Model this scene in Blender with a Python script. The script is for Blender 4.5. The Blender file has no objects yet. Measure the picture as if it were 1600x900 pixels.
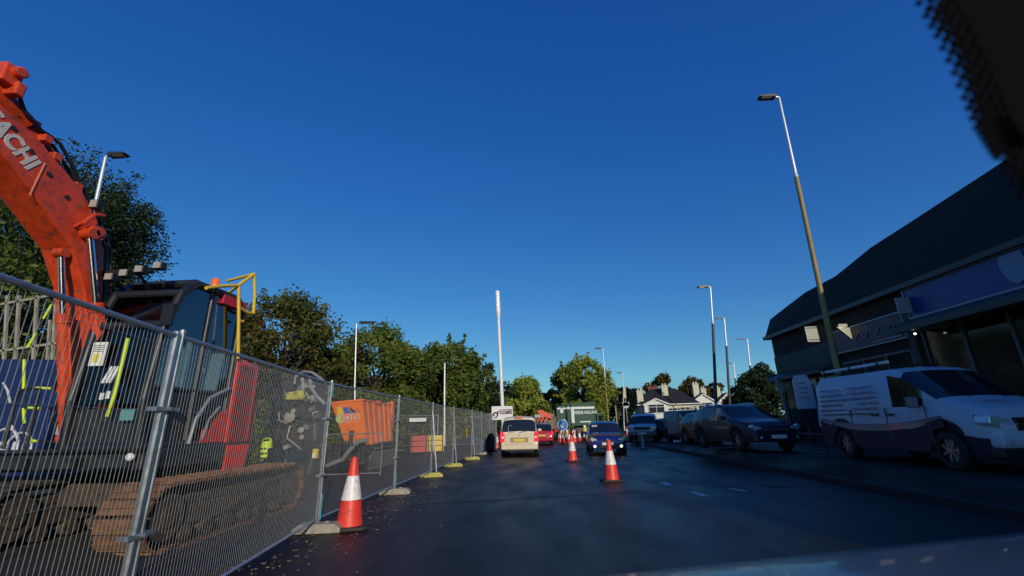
import bpy, bmesh, math, random
from mathutils import Vector, Matrix
R = math.radians
PI = math.pi
# ------------------------------------------------------------------ camera
F = 680.0; H = 1.4
PITCH = math.atan(215 / F); ROLL = R(1.3)
YAW = math.atan((837 - 800) * math.cos(PITCH) / F)
_f = Vector((-math.sin(YAW) * math.cos(PITCH), math.cos(YAW) * math.cos(PITCH), math.sin(PITCH)))
_r = Vector((math.cos(YAW), math.sin(YAW), 0)); _u = _r.cross(_f)
RX = _r * math.cos(ROLL) - _u * math.sin(ROLL); UX = _r * math.sin(ROLL) + _u * math.cos(ROLL)
EYE = Vector((0, 0, H))
scene = bpy.context.scene
col = scene.collection
cd = bpy.data.cameras.new('camera'); cam = bpy.data.objects.new('camera', cd); col.objects.link(cam)
m = Matrix((RX, UX, -_f)).transposed().to_4x4(); m.translation = EYE
cam.matrix_world = m
cd.sensor_width = 36; cd.lens = 36 * F / 1600; cd.clip_end = 3000; cd.clip_start = 0.03
scene.camera = cam
cd.dof.use_dof = True; cd.dof.focus_distance = 10; cd.dof.aperture_fstop = 3.6
# ------------------------------------------------------------------ sky, sun, exposure
SUN_EL = 17; SUN_AZ = 157          # direction to the sun, degrees clockwise from +Y (north)
w = bpy.data.worlds.new('World'); scene.world = w; w.use_nodes = True
nt = w.node_tree; nt.nodes.clear()
out = nt.nodes.new('ShaderNodeOutputWorld'); bg = nt.nodes.new('ShaderNodeBackground')
sky = nt.nodes.new('ShaderNodeTexSky'); sky.sky_type = 'NISHITA'; sky.sun_disc = False
sky.sun_elevation = R(SUN_EL); sky.sun_rotation = R(SUN_AZ)
sky.air_density = 1.0; sky.dust_density = 0.2; sky.ozone_density = 3.0
hs = nt.nodes.new('ShaderNodeHueSaturation'); hs.inputs['Saturation'].default_value = 1.3; hs.inputs['Hue'].default_value = 0.516
tc = nt.nodes.new('ShaderNodeTexCoord'); sep = nt.nodes.new('ShaderNodeSeparateXYZ')
mp = nt.nodes.new('ShaderNodeMapping'); mp.inputs['Scale'].default_value = (3, 3, 22)
nz = nt.nodes.new('ShaderNodeTexNoise'); nz.inputs['Scale'].default_value = 1.3; nz.inputs['Detail'].default_value = 5
cr = nt.nodes.new('ShaderNodeValToRGB'); cr.color_ramp.elements[0].position = .42; cr.color_ramp.elements[1].position = .72
mr = nt.nodes.new('ShaderNodeMapRange'); mr.inputs['From Min'].default_value = .02; mr.inputs['From Max'].default_value = .13
mr.inputs['To Min'].default_value = 1; mr.inputs['To Max'].default_value = 0
mrx = nt.nodes.new('ShaderNodeMapRange'); mrx.inputs['From Min'].default_value = .0; mrx.inputs['From Max'].default_value = .35
mu = nt.nodes.new('ShaderNodeMath'); mu.operation = 'MULTIPLY'
mu2 = nt.nodes.new('ShaderNodeMath'); mu2.operation = 'MULTIPLY'
mix = nt.nodes.new('ShaderNodeMixRGB'); mix.inputs[2].default_value = (1.25, 2.3, 3.8, 1)
L = nt.links.new
L(tc.outputs['Generated'], mp.inputs[0]); L(mp.outputs[0], nz.inputs['Vector']); L(nz.outputs['Fac'], cr.inputs[0])
L(tc.outputs['Generated'], sep.inputs[0]); L(sep.outputs['Z'], mr.inputs['Value']); L(sep.outputs['X'], mrx.inputs['Value'])
L(cr.outputs[0], mu.inputs[0]); L(mr.outputs[0], mu.inputs[1]); L(mu.outputs[0], mu2.inputs[0]); L(mrx.outputs[0], mu2.inputs[1])
L(sky.outputs[0], hs.inputs['Color'])
sc_ = nt.nodes.new('ShaderNodeSeparateColor'); cc_ = nt.nodes.new('ShaderNodeCombineColor'); L(hs.outputs[0], sc_.inputs[0])
for ch_, (p_, k_) in enumerate(((.85, .657), (.81, 1.17), (.566, 2.115))):     # the clear autumn blue of the day: per channel curve on the sky
    a_ = nt.nodes.new('ShaderNodeMath'); a_.operation = 'POWER'; a_.inputs[1].default_value = p_; b_ = nt.nodes.new('ShaderNodeMath'); b_.operation = 'MULTIPLY'; b_.inputs[1].default_value = k_
    L(sc_.outputs[ch_], a_.inputs[0]); L(a_.outputs[0], b_.inputs[0]); L(b_.outputs[0], cc_.inputs[ch_])
L(cc_.outputs[0], mix.inputs[1]); L(mu2.outputs[0], mix.inputs[0])
L(mix.outputs[0], bg.inputs[0]); L(bg.outputs[0], out.inputs[0])
bg.inputs[1].default_value = 0.13
sl = bpy.data.lights.new('sun', 'SUN'); sun = bpy.data.objects.new('sun', sl); col.objects.link(sun)
sl.energy = 3.7; sl.angle = R(0.5); sl.color = (1, .87, .70)
sd = Vector((math.sin(R(SUN_AZ)) * math.cos(R(SUN_EL)), math.cos(R(SUN_AZ)) * math.cos(R(SUN_EL)), math.sin(R(SUN_EL))))
sun.rotation_euler = sd.to_track_quat('Z', 'Y').to_euler(); sun.location = sd * 60
vs = scene.view_settings; vs.view_transform = 'Standard'; vs.look = 'None'; vs.gamma = 1; vs.exposure = -0.35; vs.use_curve_mapping = False
scene.cycles.max_bounces = 6; scene.cycles.transparent_max_bounces = 24
scene.cycles.use_denoising = True

# ------------------------------------------------------------------ placing helpers
def ray(px, py): return _f + RX * ((px - 800) / F) - UX * ((py - 450) / F)
def at(px, py, Y):
    d = ray(px, py); return EYE + d * (Y / d.y)
def gnd(px, py, z=0.0):
    d = ray(px, py); return EYE + d * ((z - H) / d.z)
def onx(px, py, x):
    d = ray(px, py); return EYE + d * (x / d.x)

# ------------------------------------------------------------------ mesh builder
class MB:
    def __init__(s): s.v = []; s.f = []; s.mi = []; s.cur = 0
    def add(s, vs, fs, mi=None):
        n = len(s.v); s.v += [tuple(v) for v in vs]; s.f += [tuple(n + i for i in f) for f in fs]
        s.mi += [s.cur if mi is None else mi] * len(fs); return s
    def box(s, c, d, rot=None, taper=None):
        hx, hy, hz = d[0] / 2, d[1] / 2, d[2] / 2; c = Vector(c); vs = []
        for z in (-1, 1):
            k = 1 if z < 0 or taper is None else taper
            for x, y in ((-1, -1), (1, -1), (1, 1), (-1, 1)):
                v = Vector((x * hx * k, y * hy * k, z * hz))
                if rot is not None: v = rot @ v
                vs.append(c + v)
        return s.add(vs, [(3, 2, 1, 0), (4, 5, 6, 7), (0, 1, 5, 4), (1, 2, 6, 5), (2, 3, 7, 6), (3, 0, 4, 7)])
    def b2(s, lo, hi): return s.box([(a + b) / 2 for a, b in zip(lo, hi)], [abs(b - a) for a, b in zip(lo, hi)])
    def cyl(s, a, b, r1, r2=None, n=12, caps=True):
        a = Vector(a); b = Vector(b); r2 = r1 if r2 is None else r2; d = (b - a)
        q = d.to_track_quat('Z', 'Y').to_matrix(); vs = []
        for p, r in ((a, r1), (b, r2)):
            for i in range(n):
                t = 2 * PI * i / n; vs.append(p + q @ Vector((r * math.cos(t), r * math.sin(t), 0)))
        fs = [(i, (i + 1) % n, n + (i + 1) % n, n + i) for i in range(n)]
        if caps: fs += [tuple(range(n - 1, -1, -1)), tuple(range(n, 2 * n))]
        return s.add(vs, fs)
    def tube(s, pts, r, n=8):
        pts = [Vector(p) for p in pts]; vs = []; m_ = len(pts)
        up = Vector((0.13, 0.2, 1)).normalized()
        for i, p in enumerate(pts):
            d = (pts[min(i + 1, m_ - 1)] - pts[max(i - 1, 0)]).normalized()
            a = d.cross(up)
            if a.length < .05: a = d.cross(Vector((1, 0, 0)))
            a.normalize(); b = d.cross(a).normalized(); rr = r[i] if isinstance(r, (list, tuple)) else r
            for k in range(n):
                t = 2 * PI * k / n; vs.append(p + a * rr * math.cos(t) + b * rr * math.sin(t))
        fs = [(i * n + k, i * n + (k + 1) % n, (i + 1) * n + (k + 1) % n, (i + 1) * n + k) for i in range(m_ - 1) for k in range(n)]
        fs += [tuple(range(n)), tuple(range((m_ - 1) * n + n - 1, (m_ - 1) * n - 1, -1))]
        return s.add(vs, fs)
    def beam(s, a, b, w, h, up=(0, 0, 1)):
        a = Vector(a); b = Vector(b); d = (b - a).normalized(); x = d.cross(Vector(up))
        if x.length < 1e-3: x = d.cross(Vector((1, 0, 0)))
        x.normalize(); z = x.cross(d).normalized(); vs = []
        for p in (a, b):
            for i, j in ((-1, -1), (1, -1), (1, 1), (-1, 1)): vs.append(p + x * i * w / 2 + z * j * h / 2)
        return s.add(vs, [(3, 2, 1, 0), (4, 5, 6, 7), (0, 1, 5, 4), (1, 2, 6, 5), (2, 3, 7, 6), (3, 0, 4, 7)])
    def prism(s, poly, d, org=(0, 0, 0), ax=(1, 0, 0), ay=(0, 0, 1)):
        """polygon in the plane (ax, ay), thickness vector d"""
        o = Vector(org); ax = Vector(ax); ay = Vector(ay); d = Vector(d); n = len(poly)
        vs = [o + ax * p[0] + ay * p[1] for p in poly]; vs += [v + d for v in vs]
        return s.add(vs, [tuple(range(n)), tuple(range(2 * n - 1, n - 1, -1))] + [(i, n + i, n + (i + 1) % n, (i + 1) % n) for i in range(n)])
    def ball(s, c, r, n=10, m_=6, sc=(1, 1, 1)):
        vs = []; c = Vector(c)
        for j in range(m_ + 1):
            ph = PI * j / m_
            for i in range(n):
                t = 2 * PI * i / n; vs.append(c + Vector((r * sc[0] * math.sin(ph) * math.cos(t), r * sc[1] * math.sin(ph) * math.sin(t), r * sc[2] * math.cos(ph))))
        return s.add(vs, [(j * n + i, (j + 1) * n + i, (j + 1) * n + (i + 1) % n, j * n + (i + 1) % n) for j in range(m_) for i in range(n)])
    def lathe(s, prof, c=(0, 0, 0), n=20, mats=None):
        c = Vector(c); vs = []
        for r, z in prof:
            for i in range(n):
                t = 2 * PI * i / n; vs.append(c + Vector((r * math.cos(t), r * math.sin(t), z)))
        for j in range(len(prof) - 1):
            pass
        k = len(prof); base = len(s.v); s.v += [tuple(v) for v in vs]
        for j in range(k - 1):
            for i in range(n):
                s.f.append((base + j * n + i, base + j * n + (i + 1) % n, base + (j + 1) * n + (i + 1) % n, base + (j + 1) * n + i)); s.mi.append(mats[j] if mats else s.cur)
        return s
    def build(s, name, mats, parent=None, smooth=False, bevel=0, angle=35):
        me = bpy.data.meshes.new(name); me.from_pydata(s.v, [], s.f)
        if not isinstance(mats, (list, tuple)): mats = [mats]
        for k in mats: me.materials.append(k)
        me.polygons.foreach_set('material_index', s.mi)
        bm = bmesh.new(); bm.from_mesh(me)
        bmesh.ops.remove_doubles(bm, verts=bm.verts, dist=1e-5) if smooth or bevel else None
        if len(bm.faces) < 60000: bmesh.ops.recalc_face_normals(bm, faces=bm.faces)
        bm.to_mesh(me); bm.free()
        if smooth:
            me.polygons.foreach_set('use_smooth', [True] * len(me.polygons))
            me.set_sharp_from_angle(angle=R(angle))
        me.update()
        o = bpy.data.objects.new(name, me); col.objects.link(o); o.parent = parent
        if bevel:
            b = o.modifiers.new('bevel', 'BEVEL'); b.width = bevel; b.segments = 2; b.limit_method = 'ANGLE'; b.angle_limit = R(40)
        return o
def tag(o, label=None, cat=None, group=None, kind=None):
    if label: o['label'] = label
    if cat: o['category'] = cat
    if group: o['group'] = group
    if kind: o['kind'] = kind
    return o
def empty(name, loc, rz, label, cat, group=None):
    o = bpy.data.objects.new(name, None); col.objects.link(o); o.location = loc; o.rotation_euler = (0, 0, rz)
    o.empty_display_size = .3
    return tag(o, label, cat, group)
def copy_tree(o, parent=None, loc=None, rz=None, label=None):
    c = o.copy(); col.objects.link(c)
    if parent is not None: c.parent = parent
    if loc is not None: c.location = loc
    if rz is not None: c.rotation_euler = (0, 0, rz)
    if label: c['label'] = label
    for ch in list(o.children): copy_tree(ch, c)
    return c
def text(s, size, mat, parent, mw, ext=.004, name='lettering', align='CENTER', bold=0.0, sx=1.0):
    cu = bpy.data.curves.new(name, 'FONT'); cu.body = s; cu.size = size; cu.extrude = ext; cu.align_x = align; cu.align_y = 'CENTER'; cu.offset = bold
    cu.resolution_u = 3
    t = bpy.data.objects.new('tmp', cu); col.objects.link(t)
    me = bpy.data.meshes.new_from_object(t.evaluated_get(bpy.context.evaluated_depsgraph_get()))
    bpy.data.objects.remove(t); bpy.data.curves.remove(cu)
    me.name = name
    for v in me.vertices: v.co = mw @ Vector((v.co.x * sx, v.co.y, v.co.z))
    me.materials.clear(); me.materials.append(mat)
    o = bpy.data.objects.new(name, me); col.objects.link(o); o.parent = parent
    return o
def frame_m(o, x, y):
    """matrix whose x and y axes are the given directions, for lettering"""
    x = Vector(x).normalized(); y = Vector(y).normalized(); z = x.cross(y).normalized(); y = z.cross(x)
    m_ = Matrix((x, y, z)).transposed().to_4x4(); m_.translation = Vector(o); return m_

# ------------------------------------------------------------------ materials
MATS = {}
def mat(name, c, rough=.5, metal=0, coat=0, spec=.5, var=.0, scale=4, bump=0, bscale=40, emit=None, estr=1, dirt=None, dscale=3, damt=.5):
    if name in MATS: return MATS[name]
    k = bpy.data.materials.new(name); k.use_nodes = True; t = k.node_tree; p = t.nodes['Principled BSDF']
    p.inputs['Base Color'].default_value = (*c, 1); p.inputs['Roughness'].default_value = rough; p.inputs['Metallic'].default_value = metal
    p.inputs['Coat Weight'].default_value = coat; p.inputs['Specular IOR Level'].default_value = spec; p.inputs['Coat Roughness'].default_value = .06
    co = t.nodes.new('ShaderNodeTexCoord'); last = None
    if var:
        n = t.nodes.new('ShaderNodeTexNoise'); n.inputs['Scale'].default_value = scale; n.inputs['Detail'].default_value = 6; n.inputs['Roughness'].default_value = .6
        t.links.new(co.outputs['Object'], n.inputs['Vector'])
        r_ = t.nodes.new('ShaderNodeValToRGB'); r_.color_ramp.elements[0].position = .3; r_.color_ramp.elements[1].position = .7
        r_.color_ramp.elements[0].color = (*[max(0, a * (1 - var)) for a in c], 1); r_.color_ramp.elements[1].color = (*[min(1, a * (1 + var)) for a in c], 1)
        t.links.new(n.outputs['Fac'], r_.inputs[0]); last = r_.outputs[0]; t.links.new(last, p.inputs['Base Color'])
        m2 = t.nodes.new('ShaderNodeMapRange'); m2.inputs['To Min'].default_value = max(.03, rough - .12); m2.inputs['To Max'].default_value = min(1, rough + .12)
        t.links.new(n.outputs['Fac'], m2.inputs['Value']); t.links.new(m2.outputs[0], p.inputs['Roughness'])
    if dirt:
        n = t.nodes.new('ShaderNodeTexNoise'); n.inputs['Scale'].default_value = dscale; n.inputs['Detail'].default_value = 8; n.inputs['Roughness'].default_value = .7
        t.links.new(co.outputs['Object'], n.inputs['Vector'])
        r_ = t.nodes.new('ShaderNodeValToRGB'); r_.color_ramp.elements[0].position = .6 - damt * .25; r_.color_ramp.elements[1].position = .62 - damt * .25 + .14
        mx = t.nodes.new('ShaderNodeMixRGB'); t.links.new(n.outputs['Fac'], r_.inputs[0]); t.links.new(r_.outputs[0], mx.inputs[0])
        if last: t.links.new(last, mx.inputs[1])
        else: mx.inputs[1].default_value = (*c, 1)
        mx.inputs[2].default_value = (*dirt, 1); t.links.new(mx.outputs[0], p.inputs['Base Color'])
    if bump:
        n = t.nodes.new('ShaderNodeTexNoise'); n.inputs['Scale'].default_value = bscale; n.inputs['Detail'].default_value = 5
        t.links.new(co.outputs['Object'], n.inputs['Vector'])
        b = t.nodes.new('ShaderNodeBump'); b.inputs['Strength'].default_value = bump; b.inputs['Distance'].default_value = .02
        t.links.new(n.outputs['Fac'], b.inputs['Height']); t.links.new(b.outputs[0], p.inputs['Normal'])
    if emit:
        p.inputs['Emission Color'].default_value = (*emit, 1); p.inputs['Emission Strength'].default_value = estr
    MATS[name] = k; return k
def glass_mat(name, tint, amt=.35, rough=.03, gl=(.8, .9, 1)):
    if name in MATS: return MATS[name]
    k = bpy.data.materials.new(name); k.use_nodes = True; t = k.node_tree; t.nodes.remove(t.nodes['Principled BSDF'])
    o = t.nodes['Material Output']; a = t.nodes.new('ShaderNodeBsdfTransparent'); a.inputs[0].default_value = (*tint, 1)
    g = t.nodes.new('ShaderNodeBsdfGlossy'); g.inputs['Roughness'].default_value = rough; g.inputs[0].default_value = (*gl, 1)
    fr = t.nodes.new('ShaderNodeFresnel'); fr.inputs[0].default_value = 1.5
    ad = t.nodes.new('ShaderNodeMath'); ad.operation = 'ADD'; ad.inputs[1].default_value = amt; ad.use_clamp = True
    mx = t.nodes.new('ShaderNodeMixShader'); t.links.new(fr.outputs[0], ad.inputs[0]); t.links.new(ad.outputs[0], mx.inputs[0])
    t.links.new(a.outputs[0], mx.inputs[1]); t.links.new(g.outputs[0], mx.inputs[2]); t.links.new(mx.outputs[0], o.inputs[0])
    MATS[name] = k; return k
def leaf_mat(name, c1, c2, c3=None):
    k = bpy.data.materials.new(name); k.use_nodes = True; t = k.node_tree; p = t.nodes['Principled BSDF']; o = t.nodes['Material Output']
    g = t.nodes.new('ShaderNodeNewGeometry'); r_ = t.nodes.new('ShaderNodeValToRGB')
    co = t.nodes.new('ShaderNodeTexCoord'); n = t.nodes.new('ShaderNodeTexNoise'); n.inputs['Scale'].default_value = .45; n.inputs['Detail'].default_value = 3
    t.links.new(co.outputs['Object'], n.inputs['Vector'])
    mm = t.nodes.new('ShaderNodeMath'); mm.operation = 'MULTIPLY_ADD'; mm.inputs[1].default_value = .4; t.links.new(g.outputs['Random Per Island'], mm.inputs[0])
    m3 = t.nodes.new('ShaderNodeMapRange'); m3.inputs['From Min'].default_value = .3; m3.inputs['From Max'].default_value = .7; m3.inputs['To Max'].default_value = .6
    t.links.new(n.outputs['Fac'], m3.inputs['Value']); t.links.new(m3.outputs[0], mm.inputs[2]); t.links.new(mm.outputs[0], r_.inputs[0])
    e = r_.color_ramp.elements; e[0].color = (*c1, 1); e[1].color = (*(c3 or c2), 1)
    if c3: x = e.new(.5); x.color = (*c2, 1)
    t.links.new(r_.outputs[0], p.inputs['Base Color']); p.inputs['Roughness'].default_value = .55; p.inputs['Specular IOR Level'].default_value = .3
    tr = t.nodes.new('ShaderNodeBsdfTranslucent'); t.links.new(r_.outputs[0], tr.inputs[0])
    mx = t.nodes.new('ShaderNodeMixShader'); mx.inputs[0].default_value = .3
    t.links.new(p.outputs[0], mx.inputs[1]); t.links.new(tr.outputs[0], mx.inputs[2]); t.links.new(mx.outputs[0], o.inputs[0])
    return k
GALV = mat('galvanised_steel', (.42, .45, .47), .38, .75, var=.2, scale=9)
WIRE = mat('fence_wire', (.31, .335, .34), .45, .35, var=.2, scale=30)
CONC = mat('concrete', (.30, .28, .22), .85, var=.3, scale=8, bump=.3)
RUBY = mat('yellow_rubber', (.55, .50, .10), .6, var=.25, scale=12, dirt=(.12, .11, .08), dscale=14)
BLACK = mat('black_plastic', (.012, .012, .014), .45, var=.3, scale=12)
TYRE = mat('tyre_rubber', (.015, .015, .015), .75)
ORANGE = mat('orange_paint', (.64, .062, .012), .42, coat=.15, var=.28, scale=5, dirt=(.13, .05, .035), dscale=9, damt=.3, bump=.12, bscale=14)
ORANGE2 = mat('bright_orange_paint', (.85, .19, .03), .4, coat=.2, var=.1, scale=2, dirt=(.35, .12, .05), dscale=4, damt=.3)
REDP = mat('red_paint', (.68, .035, .02), .38, coat=.3, var=.15, scale=4)
DARKM = mat('dark_machine_steel', (.022, .024, .028), .5, .2, var=.35, scale=5, dirt=(.06, .05, .04), dscale=6, damt=.35)
STEEL = mat('chrome_rod', (.75, .76, .78), .18, 1)
YEL = mat('safety_yellow_paint', (.75, .52, .03), .42, var=.1, scale=6)
NEON = mat('hi_vis_tape', (.62, .80, .03), .5, var=.05)
MUD = mat('muddy_steel', (.175, .082, .034), .75, var=.3, scale=7, bump=.5, bscale=30, dirt=(.05, .03, .018), dscale=8, damt=.4)
MUD2 = mat('dried_mud', (.055, .04, .026), .85, var=.5, scale=9, bump=.8, bscale=25)
MUD3 = mat('dark_track_steel', (.035, .027, .02), .8, var=.5, scale=9, bump=.6, bscale=25)
WHITE = mat('white_paint', (.78, .78, .76), .4, coat=.2, var=.05, scale=3)
CONER = mat('cone_red_plastic', (.80, .055, .035), .45, var=.1, scale=8, dirt=(.25, .04, .03), dscale=16, damt=.35)
CONEW = mat('cone_white_sleeve', (.78, .77, .74), .4, var=.06, scale=20, dirt=(.42, .40, .36), dscale=18, damt=.35)
CGLASS = mat('car_glass', (.012, .016, .02), .06, 0, spec=.7)
CABGL = glass_mat('cab_glass', (.50, .68, .74), .10)
WINGL = glass_mat('dim_cab_windscreen', (.08, .10, .11), .0, .12, (.04, .045, .05))  # dimness of the cab interior put into the tint, sky reflection muted
LAMPO = mat('unlit_tail_lamp', (.09, .006, .008), .3, coat=.3)
PLATEY = mat('yellow_plate', (.75, .55, .08), .5); PLATEW = mat('white_plate', (.7, .7, .68), .5)
LAMPR = mat('tail_lamp', (.55, .012, .015), .2, coat=.5, emit=(1, .03, .05), estr=.9)
LAMPC = mat('clear_lamp', (.55, .58, .6), .12, .3, coat=1)
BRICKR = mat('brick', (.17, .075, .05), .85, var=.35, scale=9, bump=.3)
SLATE = mat('roof_slate', (.016, .016, .018), .9, var=.35, scale=6, bump=.35, bscale=14)
CREAM = mat('cream_render', (.62, .58, .42), .8, var=.1, scale=1.5, dirt=(.34, .31, .22), dscale=2, damt=.15)
WRENDER = mat('white_render', (.70, .69, .64), .8, var=.08, scale=1.5)
BARK = mat('bark', (.06, .047, .035), .9, var=.4, scale=8, bump=.6, bscale=18)

# ------------------------------------------------------------------ ground and road
def surf(name, pts, z, mt, step=None):
    mb = MB(); mb.add([(x, y, z) for x, y in pts], [tuple(range(len(pts)))]); o = mb.build(name, mt)
    o['kind'] = 'structure'; return o
def ground_mat(name, stops, scale, rough=(.6, .9), bump=.3, bs=30, fine=180, spec=.4, speck=0):
    k = bpy.data.materials.new(name); k.use_nodes = True; t = k.node_tree; p = t.nodes['Principled BSDF']
    co = t.nodes.new('ShaderNodeTexCoord')
    n = t.nodes.new('ShaderNodeTexNoise'); n.inputs['Scale'].default_value = scale; n.inputs['Detail'].default_value = 9; n.inputs['Roughness'].default_value = .62
    n2 = t.nodes.new('ShaderNodeTexNoise'); n2.inputs['Scale'].default_value = fine; n2.inputs['Detail'].default_value = 3
    for q in (n, n2): t.links.new(co.outputs['Object'], q.inputs['Vector'])
    a = t.nodes.new('ShaderNodeMath'); a.operation = 'MULTIPLY_ADD'; a.inputs[1].default_value = .45; t.links.new(n2.outputs['Fac'], a.inputs[0])
    s2 = t.nodes.new('ShaderNodeMath'); s2.operation = 'MULTIPLY'; s2.inputs[1].default_value = .55; t.links.new(n.outputs['Fac'], s2.inputs[0]); t.links.new(s2.outputs[0], a.inputs[2])
    r_ = t.nodes.new('ShaderNodeValToRGB'); e = r_.color_ramp.elements
    e[0].position = stops[0][0]; e[0].color = (*stops[0][1], 1); e[1].position = stops[-1][0]; e[1].color = (*stops[-1][1], 1)
    for s_ in stops[1:-1]: x = e.new(s_[0]); x.color = (*s_[1], 1)
    t.links.new(a.outputs[0], r_.inputs[0]); base = r_.outputs[0]
    if speck:      # pale stones of the surface, and lanes polished by tyres
        v = t.nodes.new('ShaderNodeTexVoronoi'); v.inputs['Scale'].default_value = 55; t.links.new(co.outputs['Object'], v.inputs['Vector'])
        c2 = t.nodes.new('ShaderNodeValToRGB'); c2.color_ramp.elements[0].position = .12; c2.color_ramp.elements[1].position = .3; c2.color_ramp.elements[0].color = (1, 1, 1, 1); c2.color_ramp.elements[1].color = (0, 0, 0, 1); t.links.new(v.outputs['Distance'], c2.inputs[0])
        nn_ = t.nodes.new('ShaderNodeTexNoise'); nn_.inputs['Scale'].default_value = 2.5; nn_.inputs['Detail'].default_value = 4; t.links.new(co.outputs['Object'], nn_.inputs['Vector'])
        m5 = t.nodes.new('ShaderNodeMath'); m5.operation = 'MULTIPLY'; t.links.new(c2.outputs[0], m5.inputs[0]); t.links.new(nn_.outputs['Fac'], m5.inputs[1])
        mx = t.nodes.new('ShaderNodeMixRGB'); t.links.new(m5.outputs[0], mx.inputs[0]); t.links.new(base, mx.inputs[1]); mx.inputs[2].default_value = (speck, speck * .95, speck * .88, 1)
        sx = t.nodes.new('ShaderNodeSeparateXYZ'); t.links.new(co.outputs['Object'], sx.inputs[0]); mr_ = t.nodes.new('ShaderNodeMapRange'); mr_.inputs['From Min'].default_value = -3.5; mr_.inputs['From Max'].default_value = 6.6; t.links.new(sx.outputs['X'], mr_.inputs['Value'])
        c3 = t.nodes.new('ShaderNodeValToRGB'); q = c3.color_ramp.elements; q[0].position = 0; q[0].color = (.55, .55, .55, 1); q[1].position = 1; q[1].color = (.5, .5, .5, 1)
        for ps, vl in ((.13, .65), (.2, 1), (.27, .7), (.36, .72), (.42, 1), (.48, .65), (.58, .65), (.64, .95), (.7, .66), (.8, .66), (.86, .95), (.92, .6)): z_ = q.new(ps); z_.color = (vl, vl, vl, 1)
        t.links.new(mr_.outputs[0], c3.inputs[0]); ml = t.nodes.new('ShaderNodeMixRGB'); ml.blend_type = 'MULTIPLY'; ml.inputs[0].default_value = 1; t.links.new(mx.outputs[0], ml.inputs[1]); t.links.new(c3.outputs[0], ml.inputs[2]); base = ml.outputs[0]
    t.links.new(base, p.inputs['Base Color'])
    n3 = t.nodes.new('ShaderNodeTexNoise'); n3.inputs['Scale'].default_value = scale * 1.7; n3.inputs['Detail'].default_value = 6
    mp_ = t.nodes.new('ShaderNodeMapping'); mp_.inputs['Scale'].default_value = (1, .35, 1); t.links.new(co.outputs['Object'], mp_.inputs[0]); t.links.new(mp_.outputs[0], n3.inputs['Vector'])
    m_ = t.nodes.new('ShaderNodeMapRange'); m_.inputs['From Min'].default_value = .35; m_.inputs['From Max'].default_value = .65; m_.inputs['To Min'].default_value = rough[0]; m_.inputs['To Max'].default_value = rough[1]
    t.links.new(n3.outputs['Fac'], m_.inputs['Value']); t.links.new(m_.outputs[0], p.inputs['Roughness']); p.inputs['Specular IOR Level'].default_value = spec
    b = t.nodes.new('ShaderNodeBump'); b.inputs['Strength'].default_value = bump; b.inputs['Distance'].default_value = .01
    n4 = t.nodes.new('ShaderNodeTexNoise'); n4.inputs['Scale'].default_value = bs; n4.inputs['Detail'].default_value = 4; t.links.new(co.outputs['Object'], n4.inputs['Vector'])
    t.links.new(n4.outputs['Fac'], b.inputs['Height']); t.links.new(b.outputs[0], p.inputs['Normal'])
    return k
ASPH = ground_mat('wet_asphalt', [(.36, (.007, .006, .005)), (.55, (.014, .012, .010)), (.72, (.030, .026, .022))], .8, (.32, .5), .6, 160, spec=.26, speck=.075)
YARD = ground_mat('yard_asphalt', [(.36, (.010, .010, .011)), (.55, (.022, .020, .018)), (.72, (.06, .048, .034))], .8, (.5, .85), .6, 25)
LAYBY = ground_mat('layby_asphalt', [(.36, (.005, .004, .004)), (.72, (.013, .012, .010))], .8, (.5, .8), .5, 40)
GRASSM = ground_mat('rough_grass', [(.34, (.03, .05, .012)), (.52, (.07, .095, .02)), (.7, (.13, .12, .045))], 1.2, (.8, .95), .8, 12)
surf('ground', [(-900, -60), (900, -60), (900, 1500), (-900, 1500)], -.02, GRASSM)
surf('road', [(-3.5, -30), (6.6, -30), (6.6, 36), (8.5, 52), (16, 66), (14, 84), (-10, 84), (-3.5, 60)], .004, ASPH)
surf('site_ground', [(-19, -30), (-3.506, -30), (-3.506, 60), (-12, 72), (-19, 60)], .004, YARD)
mb = MB(); mb.add([(6.6, -30, .0), (6.6, 36, .0), (6.6, 36, .12), (6.6, -30, .12), (6.75, -30, .125), (6.75, 36, .125)], [(0, 1, 2, 3), (3, 2, 5, 4)])
kerb = mb.build('kerb', mat('dark_kerb', (.022, .021, .02), .85, var=.3, scale=6)); kerb['kind'] = 'structure'
mb = MB(); ys_ = [(-30, .375), (17, .375), (22, .30), (27, .20), (31, .155), (36, .13)]
def LZ(y):
    for (y0, z0), (y1, z1) in zip(ys_, ys_[1:]):
        if y <= y1: return z0 + (z1 - z0) * (y - y0) / (y1 - y0)
    return .13
for (y0, z0), (y1, z1) in zip(ys_, ys_[1:]):
    mb.add([(6.754, y0, .12), (6.9, y0, z0), (30, y0, z0), (6.754, y1, .12), (6.9, y1, z1), (30, y1, z1)], [(0, 1, 4, 3), (1, 2, 5, 4)])
mb.add([(30, 36, .13), (30, 36, -.1), (6.754, 36, -.1), (6.754, 36, .12)], [(0, 1, 2, 3)])
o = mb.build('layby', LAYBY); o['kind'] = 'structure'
# painted marks, slightly worn
mk = mat('worn_road_paint', (.62, .62, .60), .6, dirt=(.05, .05, .05), dscale=9, damt=.4)
mb = MB()
for (a, b, wd) in (((1034, 754), (1047, 759), .09), ((1080, 769), (1103, 776), .08), ((1140, 764), (1166, 768), .06)):
    p, q = gnd(*a), gnd(*b); d = (q - p).normalized(); n_ = Vector((-d.y, d.x, 0)) * wd
    mb.add([p + n_ + Vector((0, 0, .009)), p - n_ + Vector((0, 0, .009)), q - n_ + Vector((0, 0, .009)), q + n_ + Vector((0, 0, .009))], [(0, 1, 2, 3)])
o = mb.build('road_markings', mk); o['kind'] = 'structure'
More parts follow.
